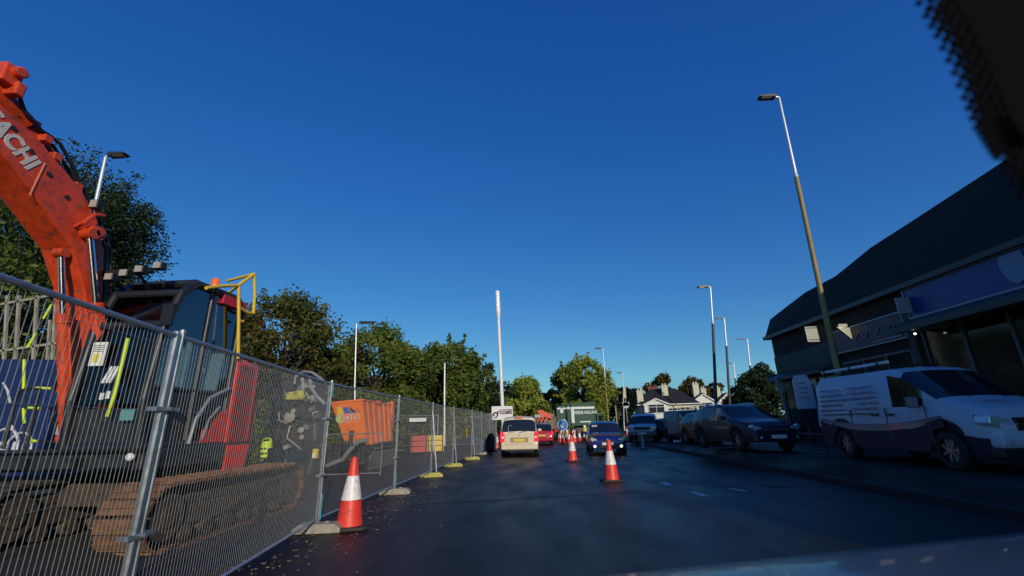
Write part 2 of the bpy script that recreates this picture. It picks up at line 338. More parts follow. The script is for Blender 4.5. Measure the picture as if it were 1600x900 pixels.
# tar seams, an older patch and a drain cover
TAR = mat('tar_seam', (.003, .003, .003), .65, spec=.2)
mb = MB(); rnd = random.Random(9); pts = []
a_, b_ = gnd(640, 790), gnd(1010, 768)
for i in range(24): p = a_.lerp(b_, i / 23); pts.append(Vector((p.x, p.y + rnd.gauss(0, .02), .0085)))
for p, q in zip(pts, pts[1:]): mb.add([p + Vector((0, .022, 0)), p - Vector((0, .022, 0)), q - Vector((0, .022, 0)), q + Vector((0, .022, 0))], [(0, 1, 2, 3)])
o = mb.build('road_seam', TAR); o['kind'] = 'structure'
mb = MB(); mb.b2((4.95, 10.6, .006), (5.45, 11.0, .016))
for k in range(6): mb.b2((4.99 + k * .075, 10.64, .016), (5.02 + k * .075, 10.96, .022))
o = mb.build('drain_cover', mat('cast_iron', (.02, .019, .018), .5, .5)); tag(o, 'cast iron drain cover set in the road near the layby kerb', 'drain cover')
# litter of leaves, stones and mud along the fence foot
rnd = random.Random(4); mb = MB()
for i in range(900):
    y = 3 + 26 * rnd.random() ** 1.4; x = -3.0 + rnd.gauss(0, .28) + (.9 * rnd.random() if rnd.random() < .12 else 0)
    s_ = rnd.uniform(.006, .022); a = rnd.random() * 6.28
    mb.box((x, y, .012), (s_ * rnd.uniform(.8, 2), s_, s_ * .5), Matrix.Rotation(a, 3, 'Z'))
o = mb.build('leaf_litter', mat('litter', (.16, .12, .07), .9, var=.6, scale=30)); tag(o, 'loose stones and fallen leaves on the asphalt along the fence', 'litter', kind='stuff')
# muddy ruts: low earth sheet under the digger
mb = MB(); nx, ny = 40, 46; vs_ = []
for j in range(ny):
    for i in range(nx):
        x = -12 + 7.9 * i / (nx - 1); y = 2.5 + 13 * j / (ny - 1)
        e_ = min(i, nx - 1 - i, j, ny - 1 - j) / 5.0; e_ = min(1, e_)
        vs_.append((x, y, .0 + e_ * (.03 + .05 * rnd.random() + .03 * math.sin(x * 3 + y))))
mb.add(vs_, [(j * nx + i, j * nx + i + 1, (j + 1) * nx + i + 1, (j + 1) * nx + i) for j in range(ny - 1) for i in range(nx - 1)])
o = mb.build('mud', mat('site_mud', (.026, .02, .015), .8, var=.5, scale=4, bump=.8, bscale=20), smooth=True, angle=80); o['kind'] = 'stuff'
tag(o, 'churned brown mud under the tracks of the digger', 'mud')

# ------------------------------------------------------------------ shop parade on the right
BX = 13.0
CLAD = mat('dark_cladding', (.05, .048, .05), .7, var=.3, scale=3)
FASB = mat('blue_fascia', (.014, .032, .20), .35, var=.15, scale=2)
FASP = mat('purple_fascia', (.07, .008, .035), .4, var=.15, scale=2)
FASG = mat('grey_fascia', (.022, .024, .027), .6, var=.15, scale=2)
AWN = mat('grey_canopy', (.035, .04, .045), .5, var=.1)
SHOPG = mat('shop_glass', (.012, .016, .02), .08)
SIGNW = mat('dull_white_sign', (.3, .3, .32), .4)
bd = empty('shop_parade', (BX, 10, 0), 0, 'long dark two storey shop parade with tiled mansard roof beside the layby', 'building')
def loc(o):                                    # children of an empty: keep their world coordinates
    o.matrix_parent_inverse = Matrix.Translation(-o.parent.location); return o
mb = MB()
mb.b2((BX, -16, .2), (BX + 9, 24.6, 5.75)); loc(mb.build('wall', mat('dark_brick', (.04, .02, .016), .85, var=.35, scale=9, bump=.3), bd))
mb = MB()   # steep tiled mansard whose top edge rises towards the near end
rp_ = [(24.75, 6.8), (23.0, 7.05), (21.2, 7.3), (18.9, 7.35), (18.0, 7.5), (16.6, 7.75), (14.5, 7.9), (10.7, 8.2), (4, 8.25), (-16.2, 8.25)]
a_, b_, c_ = BX - .22, BX + .25, BX + 9; n0 = []
for y_, z_ in rp_: n0 += [(a_, y_, 5.8), (b_, y_, z_), (c_, y_, z_ + .5), (c_, y_, 5.8)]
fs_ = [(0, 1, 2, 3), tuple(4 * (len(rp_) - 1) + k for k in (3, 2, 1, 0))]
for k in range(len(rp_) - 1):
    for q in range(3): fs_.append((4 * k + q, 4 * k + 4 + q, 4 * k + 5 + q, 4 * k + 1 + q))
mb.add(n0, fs_)
rf = loc(mb.build('roof', SLATE, bd))
mb = MB(); mb.b2((BX - .34, -16.2, 5.62), (BX - .003, 24.8, 5.79)); loc(mb.build('gutter', mat('gutter_black', (.03, .03, .032), .4), bd))
mb = MB(); mb.b2((BX - .35, 24.6, 3.35), (BX + 1, 25.1, 3.75)); loc(mb.build('end_canopy', FASG, bd))
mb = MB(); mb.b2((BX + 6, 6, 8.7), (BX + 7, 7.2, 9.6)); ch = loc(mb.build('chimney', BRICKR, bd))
shops = [(-15.5, -7.4, FASG, 4.2, 4.95), (-7.0, -.1, FASP, 4.2, 4.95), (.2, 6.4, FASG, 4.2, 5.0), (6.7, 15.3, FASB, 4.62, 5.58), (15.6, 19.4, FASP, 4.05, 4.9), (19.7, 24.4, FASG, 3.7, 4.6)]
for i, (y0, y1, fm, z0, z1) in enumerate(shops):
    mb = MB(); mb.b2((BX - .16, y0, z0), (BX - .002, y1, z1)); fs = loc(mb.build('fascia', fm, bd, bevel=.01))
    if fm in (FASB, FASP):
        fr = MB()
        for z in (z0 - .03, z1 + .03): fr.b2((BX - .19, y0, z - .025), (BX - .163, y1, z + .025))
        for yy in (y0, y1): fr.b2((BX - .19, yy - .03, z0), (BX - .163, yy + .03, z1))
        f = fr.build('fascia_trim', mat('trim_silver', (.25, .26, .28), .4, .5), fs); pass
    # shop front: stall riser, mullions, panes, door
    g_ = MB(); g_.b2((BX - .03, y0 + .15, .75), (BX - .004, y1 - .15, z0 - .45)); win = loc(g_.build('shop_window', SHOPG, bd))
    fr = MB(); n_ = max(3, int((y1 - y0) / 1.4))
    for k in range(n_ + 1):
        yy = y0 + .15 + (y1 - y0 - .3) * k / n_; fr.b2((BX - .09, yy - .04, .25), (BX - .035, yy + .04, z0 - .45))
    fr.b2((BX - .1, y0 + .15, .68), (BX - .036, y1 - .15, .76)); fr.b2((BX - .1, y0 + .15, z0 - .5), (BX - .036, y1 - .15, z0 - .42))
    f = fr.build('frame', mat('shop_frame', (.09, .09, .1), .45), win)
    mb = MB(); mb.b2((BX - .2, y0 - .28, .2), (BX - .001, y0 - .01, z1)); loc(mb.build('pilaster', CLAD, bd))
mb = MB(); mb.prism([(0, 4.16), (-.95, 4.02), (-.95, 4.22), (0, 4.56)], (0, 8.6, 0), (BX - .2, 6.7, 0)); loc(mb.build('canopy', AWN, bd))
mb = MB(); mb.prism([(0, 3.4), (-.6, 3.3), (-.6, 3.42), (0, 3.7)], (0, 4.6, 0), (BX - .18, 19.75, 0)); loc(mb.build('canopy', AWN, bd))
# fascia graphics: pale crest shape and white lettering strips on the blue sign, swirl letters on the purple one
mb = MB(); cz, cy = 5.12, 11.7
mb.prism([(-.3, .42), (.3, .42), (.33, .1), (.2, -.3), (0, -.44), (-.2, -.3), (-.33, .1)], (-.02, 0, 0), (BX - .165, cy, cz), (0, 1, 0)); loc(mb.build('crest', mat('pale_blue_print', (.18, .24, .36), .5), bd))
mb = MB(); rr = random.Random(8)
for k in range(4):
    y = 7.3
    while y < 9.9:
        w_ = rr.uniform(.1, .35); mb.b2((BX - .175, y, 5.32 - k * .14), (BX - .165, y + w_, 5.38 - k * .14)); y += w_ + .07
loc(mb.build('small_print', mat('pale_blue_print', (.2, .24, .33), .5), bd))
mb = MB(); mb.b2((BX - .62, 15.1, 4.75), (BX - .165, 15.16, 5.3)); loc(mb.build('hanging_sign', SIGNW, bd, bevel=.01))
mb = MB(); mb.b2((BX - .185, 15.8, 4.1), (BX - .165, 17.2, 4.16)); mb.tube([(BX - .175, 16 + t * .08, 4.5 + .12 * math.sin(t * .9)) for t in range(32)], .025, 5)
loc(mb.build('sign_lettering', mat('pink_print', (.3, .2, .28), .5), bd))
GLOWC = mat('sun_glow_cream_panel', (.6, .55, .4), .5, emit=(1, .9, .62), estr=.45)  # glow added in place of sunlight, which does not reach these signs
mb = MB(); mb.b2((BX - .7, 20.2, 4.72), (BX - .2, 20.3, 5.42)); ls = loc(mb.build('projecting_cream_sign', GLOWC, bd, bevel=.03))
mb = MB()
for z in (4.8, 5.34): mb.b2((BX - .7, 20.19, z - .015), (BX - .2, 20.198, z + .015))
f = mb.build('sign_bar', BLACK, ls)
mb = MB(); mb.b2((BX - .5, 18.3, 4.98), (BX - .19, 18.36, 5.1)); mb.prism([(0, 0), (-.45, 0), (-.45, .06), (0, -.45)], (0, .05, 0), (BX - .19, 18.2, 4.92)); loc(mb.build('projecting_cream_sign', GLOWC, bd))
# bright spot lamp under the canopy
mb = MB(); mb.ball((BX - .5, 14.9, 4.0), .035); loc(mb.build('spot_lamp', mat('spot', (1, 1, 1), emit=(1, 1, .95), estr=4), bd))

# ------------------------------------------------------------------ bungalows beyond the layby
WINM = mat('house_window', (.03, .035, .045), .1); FRW = mat('white_frame', (.7, .7, .68), .5)
def window(par, c, w_, h_, ny=-1):
    mb = MB(); mb.b2((c[0] - w_ / 2, c[1] - .03, c[2] - h_ / 2), (c[0] + w_ / 2, c[1], c[2] + h_ / 2)); o = mb.build('window', WINM, par)
    fr = MB(); t = .06
    for dx in (-w_ / 2, 0, w_ / 2): fr.b2((c[0] + dx - t / 2, c[1] - .07, c[2] - h_ / 2), (c[0] + dx + t / 2, c[1] - .031, c[2] + h_ / 2))
    for dz in (-h_ / 2, h_ * .2, h_ / 2): fr.b2((c[0] - w_ / 2, c[1] - .075, c[2] + dz - t / 2), (c[0] + w_ / 2, c[1] - .032, c[2] + dz + t / 2))
    fr.build('frame', FRW, o); sl_ = MB(); sl_.b2((c[0] - w_ / 2 - .1, c[1] - .14, c[2] - h_ / 2 - .12), (c[0] + w_ / 2 + .1, c[1] - .004, c[2] - h_ / 2 - .035)); sl_.build('sill', FRW, o)
def bungalow(x0, x1, y, z0, eave, ridge, gables, chims, wins, rz, label, wall=CREAM, roofm=SLATE):
    cx = (x0 + x1) / 2; hw = (x1 - x0) / 2; D = 8.0
    h_ = empty('bungalow', (cx, y, z0), rz, label, 'house', 'pale bungalows facing the road')
    e = eave - z0; r_ = ridge - z0
    mb = MB(); mb.b2((-hw, 0, -3), (hw, D, e)); mb.build('wall', wall, h_)
    ov = .4; ins = min(hw * .55, 3.6); mb = MB()
    mb.add([(-hw - ov, -ov, e - .12), (hw + ov, -ov, e - .12), (hw + ov, D + ov, e - .12), (-hw - ov, D + ov, e - .12), (-hw + ins, D / 2, r_), (hw - ins, D / 2, r_)],
           [(0, 1, 5, 4), (1, 2, 5), (2, 3, 4, 5), (3, 0, 4), (3, 2, 1, 0)])
    rf = mb.build('roof', roofm, h_)
    mb = MB(); mb.b2((-hw - ov - .06, -ov - .1, e - .2), (hw + ov + .06, -ov - .01, e - .06)); mb.build('gutter', FRW, rf)
    for gx, gw, gh in gables:
        mb = MB(); mb.prism([(-gw, -3), (gw, -3), (gw, e - .1), (0, gh - z0), (-gw, e - .1)], (0, 3.2, 0), (gx, -1.2, 0)); gb = mb.build('gable', WRENDER, h_)
        mb = MB(); k = 1.18
        for s_ in (-1, 1):
            a = Vector((gx + s_ * gw * k, -1.45, e - .1 - (k - 1) * (gh - z0 - e + .1) + .06)); b = Vector((gx, -1.45, gh - z0 + .06))
            mb.add([a, b, b + Vector((0, 4.6, 0)), a + Vector((0, 4.6, 0)), a + Vector((0, 0, .14)), b + Vector((0, 0, .14)), b + Vector((0, 4.6, .14)), a + Vector((0, 4.6, .14))],
                   [(0, 1, 2, 3), (7, 6, 5, 4), (0, 4, 5, 1), (1, 5, 6, 2), (2, 6, 7, 3), (3, 7, 4, 0)])
        mb.build('gable_roof', roofm, gb)
        mb = MB()
        for s_ in (-1, 1):
            a = Vector((gx + s_ * gw * 1.12, -1.47, e - .1 - .12 * (gh - z0 - e))); b = Vector((gx, -1.47, gh - z0 - .04)); mb.beam(a, b, .05, .16)
        mb.build('barge_board', FRW, gb)
        window(h_, (gx, -1.203, e - .75), gw * 1.3, 1.25)
    for (chx, chy, chz, chw) in chims:
        mb = MB(); mb.b2((chx - chw / 2, chy - .45, e), (chx + chw / 2, chy + .45, chz - z0)); mb.b2((chx - chw / 2 - .08, chy - .53, chz - z0 + .002), (chx + chw / 2 + .08, chy + .53, chz - z0 + .14))
        for q in (-1, 1): mb.cyl((chx + q * chw * .22, chy, chz - z0 + .14), (chx + q * chw * .22, chy, chz - z0 + .5), .13, .1, 8)
        mb.build('chimney', CREAM if chw < 1 else BRICKR, rf)
    for wx, wz, ww, wh in wins: window(h_, (wx, -.003, wz), ww, wh)
    return h_
Yh = 70.0
a = at(1008, 640, Yh); b = at(1107, 630, Yh)
def zz(px, py): return at(px, py, Yh).z
def xx(px): return at(px, 640, Yh).x
ev = zz(1060, 630); rg = zz(1055, 604)
bungalow(xx(1001), xx(1091), Yh, 0, ev, rg, [(xx(1025) - xx(1046), 1.75, zz(1025, 623))], [(xx(1046) - xx(1046), 2.4, zz(1046, 602), .9), (xx(1031) - xx(1046), 5, zz(1031, 601), 1.6), (xx(1004) - xx(1046), 1.0, zz(1000, 611), .9)],
         [(xx(1051) - xx(1046), ev - 1.3, 2.2, 1.2), (xx(1070) - xx(1046), ev - 1.3, 2.2, 1.4), (xx(1083) - xx(1046), ev - .9, 1.0, .8), (xx(1037) - xx(1046), ev - 1.2, 1.0, .9)], R(-7),
         'wide cream bungalow with dark hipped roof behind the white pickup')
Yh = 74.0
ev = zz(1110, 628); rg = zz(1115, 612)
bungalow(xx(1093), xx(1118), Yh, 0, ev, rg, [(xx(1099) - xx(1105.5), 1.9, zz(1099, 616))], [(xx(1094) - xx(1105.5), 1, zz(1094, 600), .9), (xx(1112) - xx(1105.5), 4, zz(1112, 606), .8)], [(xx(1112) - xx(1105.5), ev - 1.1, 1.2, 1.2)], R(-7),
         'small white gabled house directly beside the wide cream bungalow')
Yh = 80.0
ev = zz(1135, 628); rg = zz(1140, 612)
bungalow(xx(1121), xx(1146), Yh, 0, ev, rg, [(xx(1136) - xx(1133.5), 1.7, zz(1136, 616))], [(xx(1128) - xx(1133.5), 1, zz(1128, 606), .8)], [(xx(1142) - xx(1133.5), ev - 1.1, 1.2, 1.2)], R(-7),
         'narrow pale house with pointed gable behind the parked dark cars')
Yh = 88.0
ev = zz(1165, 630); rg = zz(1165, 618)
bungalow(xx(1148), xx(1180), Yh, 0, ev, rg, [], [(2, 3, zz(1160, 612), .8)], [(-2, ev - 1.1, 1.6, 1.1), (2, ev - 1.1, 1.6, 1.1)], R(-7),
         'low white house half hidden by the dark tree near the shops')
# ------------------------------------------------------------------ trees
LG = leaf_mat('leaves_dark_green', (.012, .026, .008), (.03, .055, .014), (.07, .095, .022))
LM = leaf_mat('leaves_green', (.035, .07, .012), (.11, .16, .025), (.26, .28, .045))
LY = leaf_mat('leaves_yellow_green', (.09, .13, .014), (.26, .31, .04), (.42, .42, .06))
LB = leaf_mat('leaves_autumn_brown', (.018, .034, .010), (.09, .062, .02), (.13, .13, .026))
LX = leaf_mat('leaves_mixed_autumn', (.028, .05, .012), (.10, .11, .02), (.24, .16, .04))
LD = leaf_mat('leaves_dark_evergreen', (.008, .018, .008), (.018, .034, .012))  # plain dark green, the leaves' own colour
def leafquad(mb, p, s_, r_):
    a = Vector((r_.gauss(0, 1), r_.gauss(0, 1), r_.gauss(0, .8))).normalized(); b = a.cross(Vector((r_.gauss(0, 1), r_.gauss(0, 1), r_.gauss(0, 1)))).normalized()
    l = s_ * r_.uniform(.7, 1.5); w_ = l * .55
    n = len(mb.v); mb.v += [tuple(p - a * l), tuple(p + b * w_), tuple(p + a * l), tuple(p - b * w_ * .8)]; mb.f.append((n, n + 1, n + 2, n + 3)); mb.mi.append(0)
def tree(base, top, rx, lm, label, seed, crown0=.3, leaves=7000, leaf=.1, clumps=60, spiky=.0, ry=None, group='trees beyond the roadworks', cat='tree', lean=0, name='broadleaf_tree', gap=.0):
    r_ = random.Random(seed); base = Vector(base); hgt = top - base.z; ry = ry or rx
    t = empty(name, base, 0, label, cat, group)
    z0 = hgt * crown0; cz = (z0 + hgt) / 2; rz_ = (hgt - z0) / 2
    mb = MB(); tr = max(.12, hgt * .025)
    pts = [Vector((0, 0, -.3))]; n_ = 7
    for i in range(1, n_ + 1): pts.append(Vector((r_.gauss(0, .1) * i * .3 + lean * i / n_, r_.gauss(0, .1) * i * .3, hgt * .78 * i / n_)))
    mb.tube(pts, [tr * (1.25 - .95 * i / n_) for i in range(n_ + 1)], 8)
    cl = []
    for i in range(clumps):
        u = r_.uniform(-1, 1); th = r_.uniform(0, 2 * PI); k = (r_.uniform(.35, 1.0)) ** .6
        prof = math.sqrt(max(0, 1 - u * u)); 
        bump_ = 1 + .22 * math.sin(3 * th + seed) * math.cos(2.3 * u + seed * 1.7)
        c = Vector((rx * prof * math.cos(th) * k * bump_ + lean * (u + 1) / 2, ry * prof * math.sin(th) * k * bump_, cz + rz_ * u * (.9 + .1 * bump_)))
        cl.append((c, r_.uniform(.5, 1.15) * (rx + rz_) * .5 * .27))
    if spiky:
        for i in range(int(clumps * spiky)):
            u = r_.uniform(-.3, 1); th = r_.uniform(0, 2 * PI); prof = math.sqrt(max(0, 1 - u * u)); d = Vector((rx * prof * math.cos(th), ry * prof * math.sin(th), rz_ * u))
            for q in range(4): cl.append((Vector((lean * .7, 0, cz)) + d * (.9 + q * .11) + Vector((0, 0, q * .1)), .34 - q * .05))
    for c, rad in cl[::2]:
        k = min(1, max(.15, (c.z / hgt) * .75)); idx = k * n_; i0 = min(n_ - 1, int(idx)); s0 = pts[i0].lerp(pts[i0 + 1], idx - i0)
        if s0.z > c.z: s0 = pts[max(1, i0 - 2)]
        m1 = s0.lerp(c, .5) + Vector((r_.gauss(0, .15), r_.gauss(0, .15), -.1 * rad)); mb.tube([s0, m1, c], [tr * .32, tr * .18, tr * .06], 5)
    mb.build('trunk', BARK, t, smooth=True, angle=60)
    mb = MB(); tot = sum(q[1] ** 2 for q in cl)
    for c, rad in cl:
        n2 = int(leaves * rad ** 2 / tot) + 6
        for i in range(n2):
            d = Vector((r_.gauss(0, 1), r_.gauss(0, 1), r_.gauss(0, .8))); d = d.normalized() * rad * (r_.random() ** .45) * (1.0 + .35 * r_.random() ** 3)
            leafquad(mb, c + d, leaf, r_)
    mb.build('crown', lm, t)
    return t
def ptree(px, pyt, Y, wpx, lm, label, seed, **k):
    top = at(px, pyt, Y); half = (at(px + wpx / 2, pyt + 40, Y).x - at(px - wpx / 2, pyt + 40, Y).x) / 2
    return tree((top.x, Y, 0), top.z, half, lm, label, seed, **k)
ptree(105, 262, 15.5, 235, LG, 'tall dark ragged tree with spiky outline behind the raised digger boom', 3, leaves=42000, leaf=.068, clumps=120, crown0=.18, spiky=.35)
ptree(210, 325, 17.5, 110, LG, 'dark branchy tree between the digger boom and its cab roof', 12, leaves=20000, leaf=.066, clumps=46, crown0=.15, spiky=.45)
ptree(-40, 330, 13, 260, LM, 'mottled olive tree at the edge of the site behind the blue machine', 5, leaves=16000, leaf=.08, clumps=80, crown0=.1)
ptree(452, 474, 26, 150, LX, 'brownish autumn tree directly behind the cab of the digger', 21, leaves=15000, leaf=.12, clumps=80, crown0=.12, spiky=.15)
ptree(400, 500, 24, 90, LB, 'low russet tree partly hidden by the digger guard rail', 22, leaves=9000, leaf=.11, clumps=50, crown0=.05)
ptree(492, 520, 30, 70, LB, 'small rusty brown tree left of the thin lamp post', 23, leaves=7000, leaf=.12, clumps=40, crown0=.05)
ptree(590, 522, 34, 140, LM, 'round green tree rising behind the orange hopper', 24, leaves=15000, leaf=.14, clumps=80, crown0=.12)
ptree(545, 548, 32, 80, LB, 'short bushy tree beside the thin lamp post behind the orange hopper', 25, leaves=7000, leaf=.13, clumps=40, crown0=.05)
ptree(700, 540, 40, 120, LM, 'dense green tree behind the slim grey pole', 26, leaves=15000, leaf=.16, clumps=80, crown0=.1, spiky=.1)
ptree(650, 560, 38, 80, LG, 'darker green tree between two taller round trees', 27, leaves=8000, leaf=.15, clumps=45, crown0=.08)
ptree(752, 570, 44, 90, LG, 'deep green tree left of the white mast', 28, leaves=10000, leaf=.17, clumps=55, crown0=.08, spiky=.15)
ptree(818, 597, 60, 84, LY, 'pale yellow green tree behind the white mast', 29, leaves=10000, leaf=.2, clumps=50, crown0=.05)
ptree(835, 602, 72, 50, LB, 'dull olive tree above the red car', 30, leaves=5000, leaf=.25, clumps=34, crown0=.05)
ptree(812, 608, 90, 60, LD, 'dark distant tree on the far side of the junction', 31, leaves=4000, leaf=.3, clumps=30, crown0=.05)
ptree(860, 612, 90, 50, LD, 'dark tree filling the gap left of the bright yellow green tree', 32, leaves=4000, leaf=.3, clumps=30, crown0=.02)
ptree(912, 564, 74, 84, LY, 'tall bright yellow green tree behind the green tipper', 33, leaves=13000, leaf=.24, clumps=70, crown0=.08, spiky=.25)
ptree(882, 578, 80, 50, LM, 'green tree with ragged top left of the bright yellow green tree', 34, leaves=7000, leaf=.25, clumps=40, crown0=.08, spiky=.2)
ptree(962, 602, 95, 60, LD, 'dark bushy tree behind the road sign post', 35, leaves=5000, leaf=.3, clumps=34, crown0=.02)
ptree(990, 610, 100, 40, LD, 'dark low tree next to the chimneys of the wide bungalow', 36, leaves=4000, leaf=.3, clumps=30, crown0=.02)
ptree(1031, 589, 95, 42, LB, 'brown topped tree rising over the wide bungalow roof', 37, leaves=6000, leaf=.28, clumps=36, crown0=.2)
ptree(1086, 592, 98, 48, LB, 'reddish autumn tree over the small white gabled house', 38, leaves=6000, leaf=.28, clumps=36, crown0=.2)
ptree(1116, 600, 99, 36, LB, 'rusty thin tree behind the tall lamp post pair', 39, leaves=4000, leaf=.28, clumps=30, crown0=.2)
ptree(1182, 577, 44, 64, LG, 'dark round tree at the end of the shop parade', 40, leaves=9000, leaf=.15, clumps=50, crown0=.05)
ptree(1150, 598, 60, 40, LD, 'small dark tree left of the round tree near the shops', 41, leaves=5000, leaf=.2, clumps=34, crown0=.02)
ptree(530, 552, 31, 80, LM, 'green tree filling the belt between the autumn tree and the thin lamp post', 51, leaves=9000, leaf=.13, clumps=50, crown0=.05)
ptree(628, 545, 37, 80, LM, 'green tree in the belt just right of the orange hopper', 52, leaves=9000, leaf=.14, clumps=50, crown0=.05)
ptree(668, 556, 43, 70, LX, 'mottled tree rising between the dense green tree and its darker neighbour', 53, leaves=8000, leaf=.16, clumps=45, crown0=.05)
# wild hedge along the back of the site
def hedge(pts, hgt, wid, lm, label, seed, n, leaf, name='hedge'):
    r_ = random.Random(seed); mb = MB(); seg = []
    for (x0, y0), (x1, y1) in zip(pts, pts[1:]): seg.append((Vector((x0, y0, 0)), Vector((x1, y1, 0))))
    tot = sum((b - a).length for a, b in seg)
    for a, b in seg:
        m_ = int(n * (b - a).length / tot)
        for i in range(m_):
            t = r_.random(); c = a.lerp(b, t); hh = hgt * (1 + .25 * math.sin(c.y * .9 + seed) + .18 * math.sin(c.y * 2.7 + c.x))
            leafquad(mb, c + Vector((r_.gauss(0, wid * .5), r_.gauss(0, wid * .5), hh * r_.random() ** .8)), leaf, r_)
    o = mb.build(name, lm); tag(o, label, 'hedge'); o['kind'] = 'stuff'; return o
hedge([(-20, 8), (-15.5, 17), (-14, 24), (-13.5, 34), (-13, 46), (-12, 58)], 3.4, 1.6, LX, 'overgrown brown and green hedge along the back of the site', 3, 34000, .1)
hedge([(-16.5, 9), (-14.2, 17), (-13, 28), (-12.4, 44)], 2.2, 1.2, LM, 'lower green scrub in front of the hedge at the back of the site', 6, 20000, .08, 'scrub')
hedge([(9.5, 42), (14, 54), (17.5, 64), (30, 66)], 1.2, .6, LM, 'clipped green hedge in front of the bungalows', 9, 9000, .11, 'garden_hedge')
hedge([(-40, 105), (0, 118), (50, 118), (110, 100)], 9, 5, LD, 'dark wooded skyline beyond the junction', 11, 16000, .5, 'woods')
# ------------------------------------------------------------------ mesh fence panels along the road
FH = 2.12
def fence_panel(a, b, label, wires=None, hgt=FH, wr_=.001, group='mesh fence panels along the road', z0=.1, name='mesh_fence', far=False):
    a = Vector((*a, 0)); b = Vector((*b, 0)); L_ = (b - a).length; d = (b - a).normalized()
    t = empty(name, a, math.atan2(d.y, d.x), label, 'fence panel', group)
    mb = MB(); g = .035
    mb.tube([(g, 0, z0), (g, 0, z0 + hgt - z0)], .019, 8); 
    if not far: mb.cyl((g, 0, hgt), (g, 0, hgt + .025), .025, .018, 8)
    mb.build('upright', GALV, t, smooth=True)
    mb = MB(); mb.tube([(L_ - g, 0, z0), (L_ - g, 0, hgt)], .021, 8); mb.build('upright', GALV, t, smooth=True)
    mb = MB(); mb.tube([(g, 0, hgt - .03), (L_ - g, 0, hgt - .03)], .017, 8); mb.build('rail', GALV, t, smooth=True)
    mb = MB(); mb.tube([(g, 0, z0 + .08), (L_ - g, 0, z0 + .08)], .017, 8); mb.build('rail', GALV, t, smooth=True)
    n_ = wires or int(L_ / .038); mb = MB(); r_ = wr_
    for i in range(1, n_):
        x = g + (L_ - 2 * g) * i / n_; mb.beam((x, .003, z0 + .09), (x, .003, hgt - .01), r_ * 2, r_ * 2, (0, 1, 0))
    for z in [z0 + .45, z0 + .95, z0 + 1.45, hgt - .12]: mb.beam((g, -.003, z), (L_ - g, -.003, z), r_ * 1.6, r_ * 1.6)
    mb.build('wire_mesh', WIRE, t); return t
FP = [(-1.8, -1.5), (-2.0, -.3), (-2.66, 3.06), (-3.24, 6.8), (-3.27, 10.4), (-3.24, 13.75), (-3.22, 17.1), (-3.02, 20.5), (-3.0, 23.9), (-2.95, 27.3), (-2.9, 30.6)]
flab = ['fence panel alongside the camera car, mostly out of sight', 'long fence panel nearest the digger boom and the front of its track',
        'fence panel in front of the digger cab and the muddy track', 'fence panel starting beside the near tall cone, in front of the orange hopper',
        'fence panel just past the one by the near tall cone, ending at yellow feet', 'short looking fence panel between two pairs of yellow feet',
        'fence panel carrying a small yellow warning sign', 'fence panel just beyond the one with the yellow warning sign', 'fence panel next to the black tyre by the fence',
        'last fence panel before the two cones left of the gold van']
for i, (a, b) in enumerate(zip(FP[1:], FP[2:])): fence_panel(a, b, flab[i + 1], wr_=.0012 if i < 2 else .0008)
# clips and feet
def foot(x, y, rz, m_, label, name='ballast_block'):
    mb = MB(); mb.prism([(-.33, .006), (.33, .006), (.33, .07), (.24, .13), (-.24, .13), (-.33, .07)], (0, .22, 0), (0, -.11, 0)); 
    for sx in (-.12, .12): mb.cyl((sx, 0, .125), (sx, 0, .15), .04, .035, 8)
    o = mb.build(name, m_, None, bevel=.012); o.location = (x, y, 0); o.rotation_euler = (0, 0, rz); return tag(o, label, 'block', 'blocks holding up the mesh fence')
ft = [(2, CONC, 'pale concrete block under the fence joint beside the muddy track'), (3, CONC, 'mossy concrete block under the fence joint beside the near tall cone'), (4, CONC, 'pale concrete block at the fence joint past the near tall cone'),
      (5, RUBY, 'first yellow fence block, under the leaning post'), (6, RUBY, 'second yellow fence block, below the middle fence joint'), (7, RUBY, 'third yellow fence block, just past the warning sign'),
      (8, CONC, 'grey fence block beside the black tyre'), (9, CONC, 'grey fence block near the two cones by the gold van')]
for i, m_, lb in ft: foot(FP[i][0] + .03, FP[i][1], R(8), m_, lb)
TEAL = mat('blue_green_band', (.05, .40, .48), .45)
for i in (2, 3, 4, 5, 6, 7):
    x, y = FP[i]
    for z in (.75, 1.55):
        mb = MB(); mb.b2((-.035, -.1, z), (.035, .1, z + .03)); mb.cyl((.03, 0, z + .015), (.07, 0, z + .015), .014, n=6)
        o = mb.build('fence_clip', GALV, None); o.location = (x + .0, y, 0); tag(o, 'small steel clip joining two fence uprights', 'clip', 'fence clips')
for i, z0, z1 in ((2, .15, .42), (3, 1.9, 2.08), (3, .16, .5), (4, .15, .45)):
    x, y = FP[i]; mb = MB(); mb.cyl((x, y + .06, z0), (x, y + .06, z1), .025, n=10); o = mb.build('marker_band', TEAL); tag(o, {2: 'blue green band round the foot of the fence upright nearest the camera', 3: 'blue green band round the fence upright by the near cone', 4: 'small blue green band low on the upright past the near cone'}[i], 'band', 'blue green bands on the fence uprights')
# leaning stays
def stay(x, y, dx, lb):
    mb = MB(); mb.tube([(x, y, 1.85), (x + dx, y + .05, .14)], .02, 8); mb.tube([(x - .02, y, 1.0), (x + dx * .55, y + .03, .62)], .015, 6); o = mb.build('fence_stay', GALV, smooth=True); tag(o, lb, 'brace', 'leaning stays of the mesh fence')
stay(FP[5][0] + .02, FP[5][1] - .1, .16, 'leaning steel stay at the first yellow fence block'); stay(FP[6][0] + .02, FP[6][1] - .1, .12, 'leaning steel stay at the second yellow fence block'); stay(FP[7][0], FP[7][1] - .1, .14, 'leaning steel stay at the third yellow fence block')
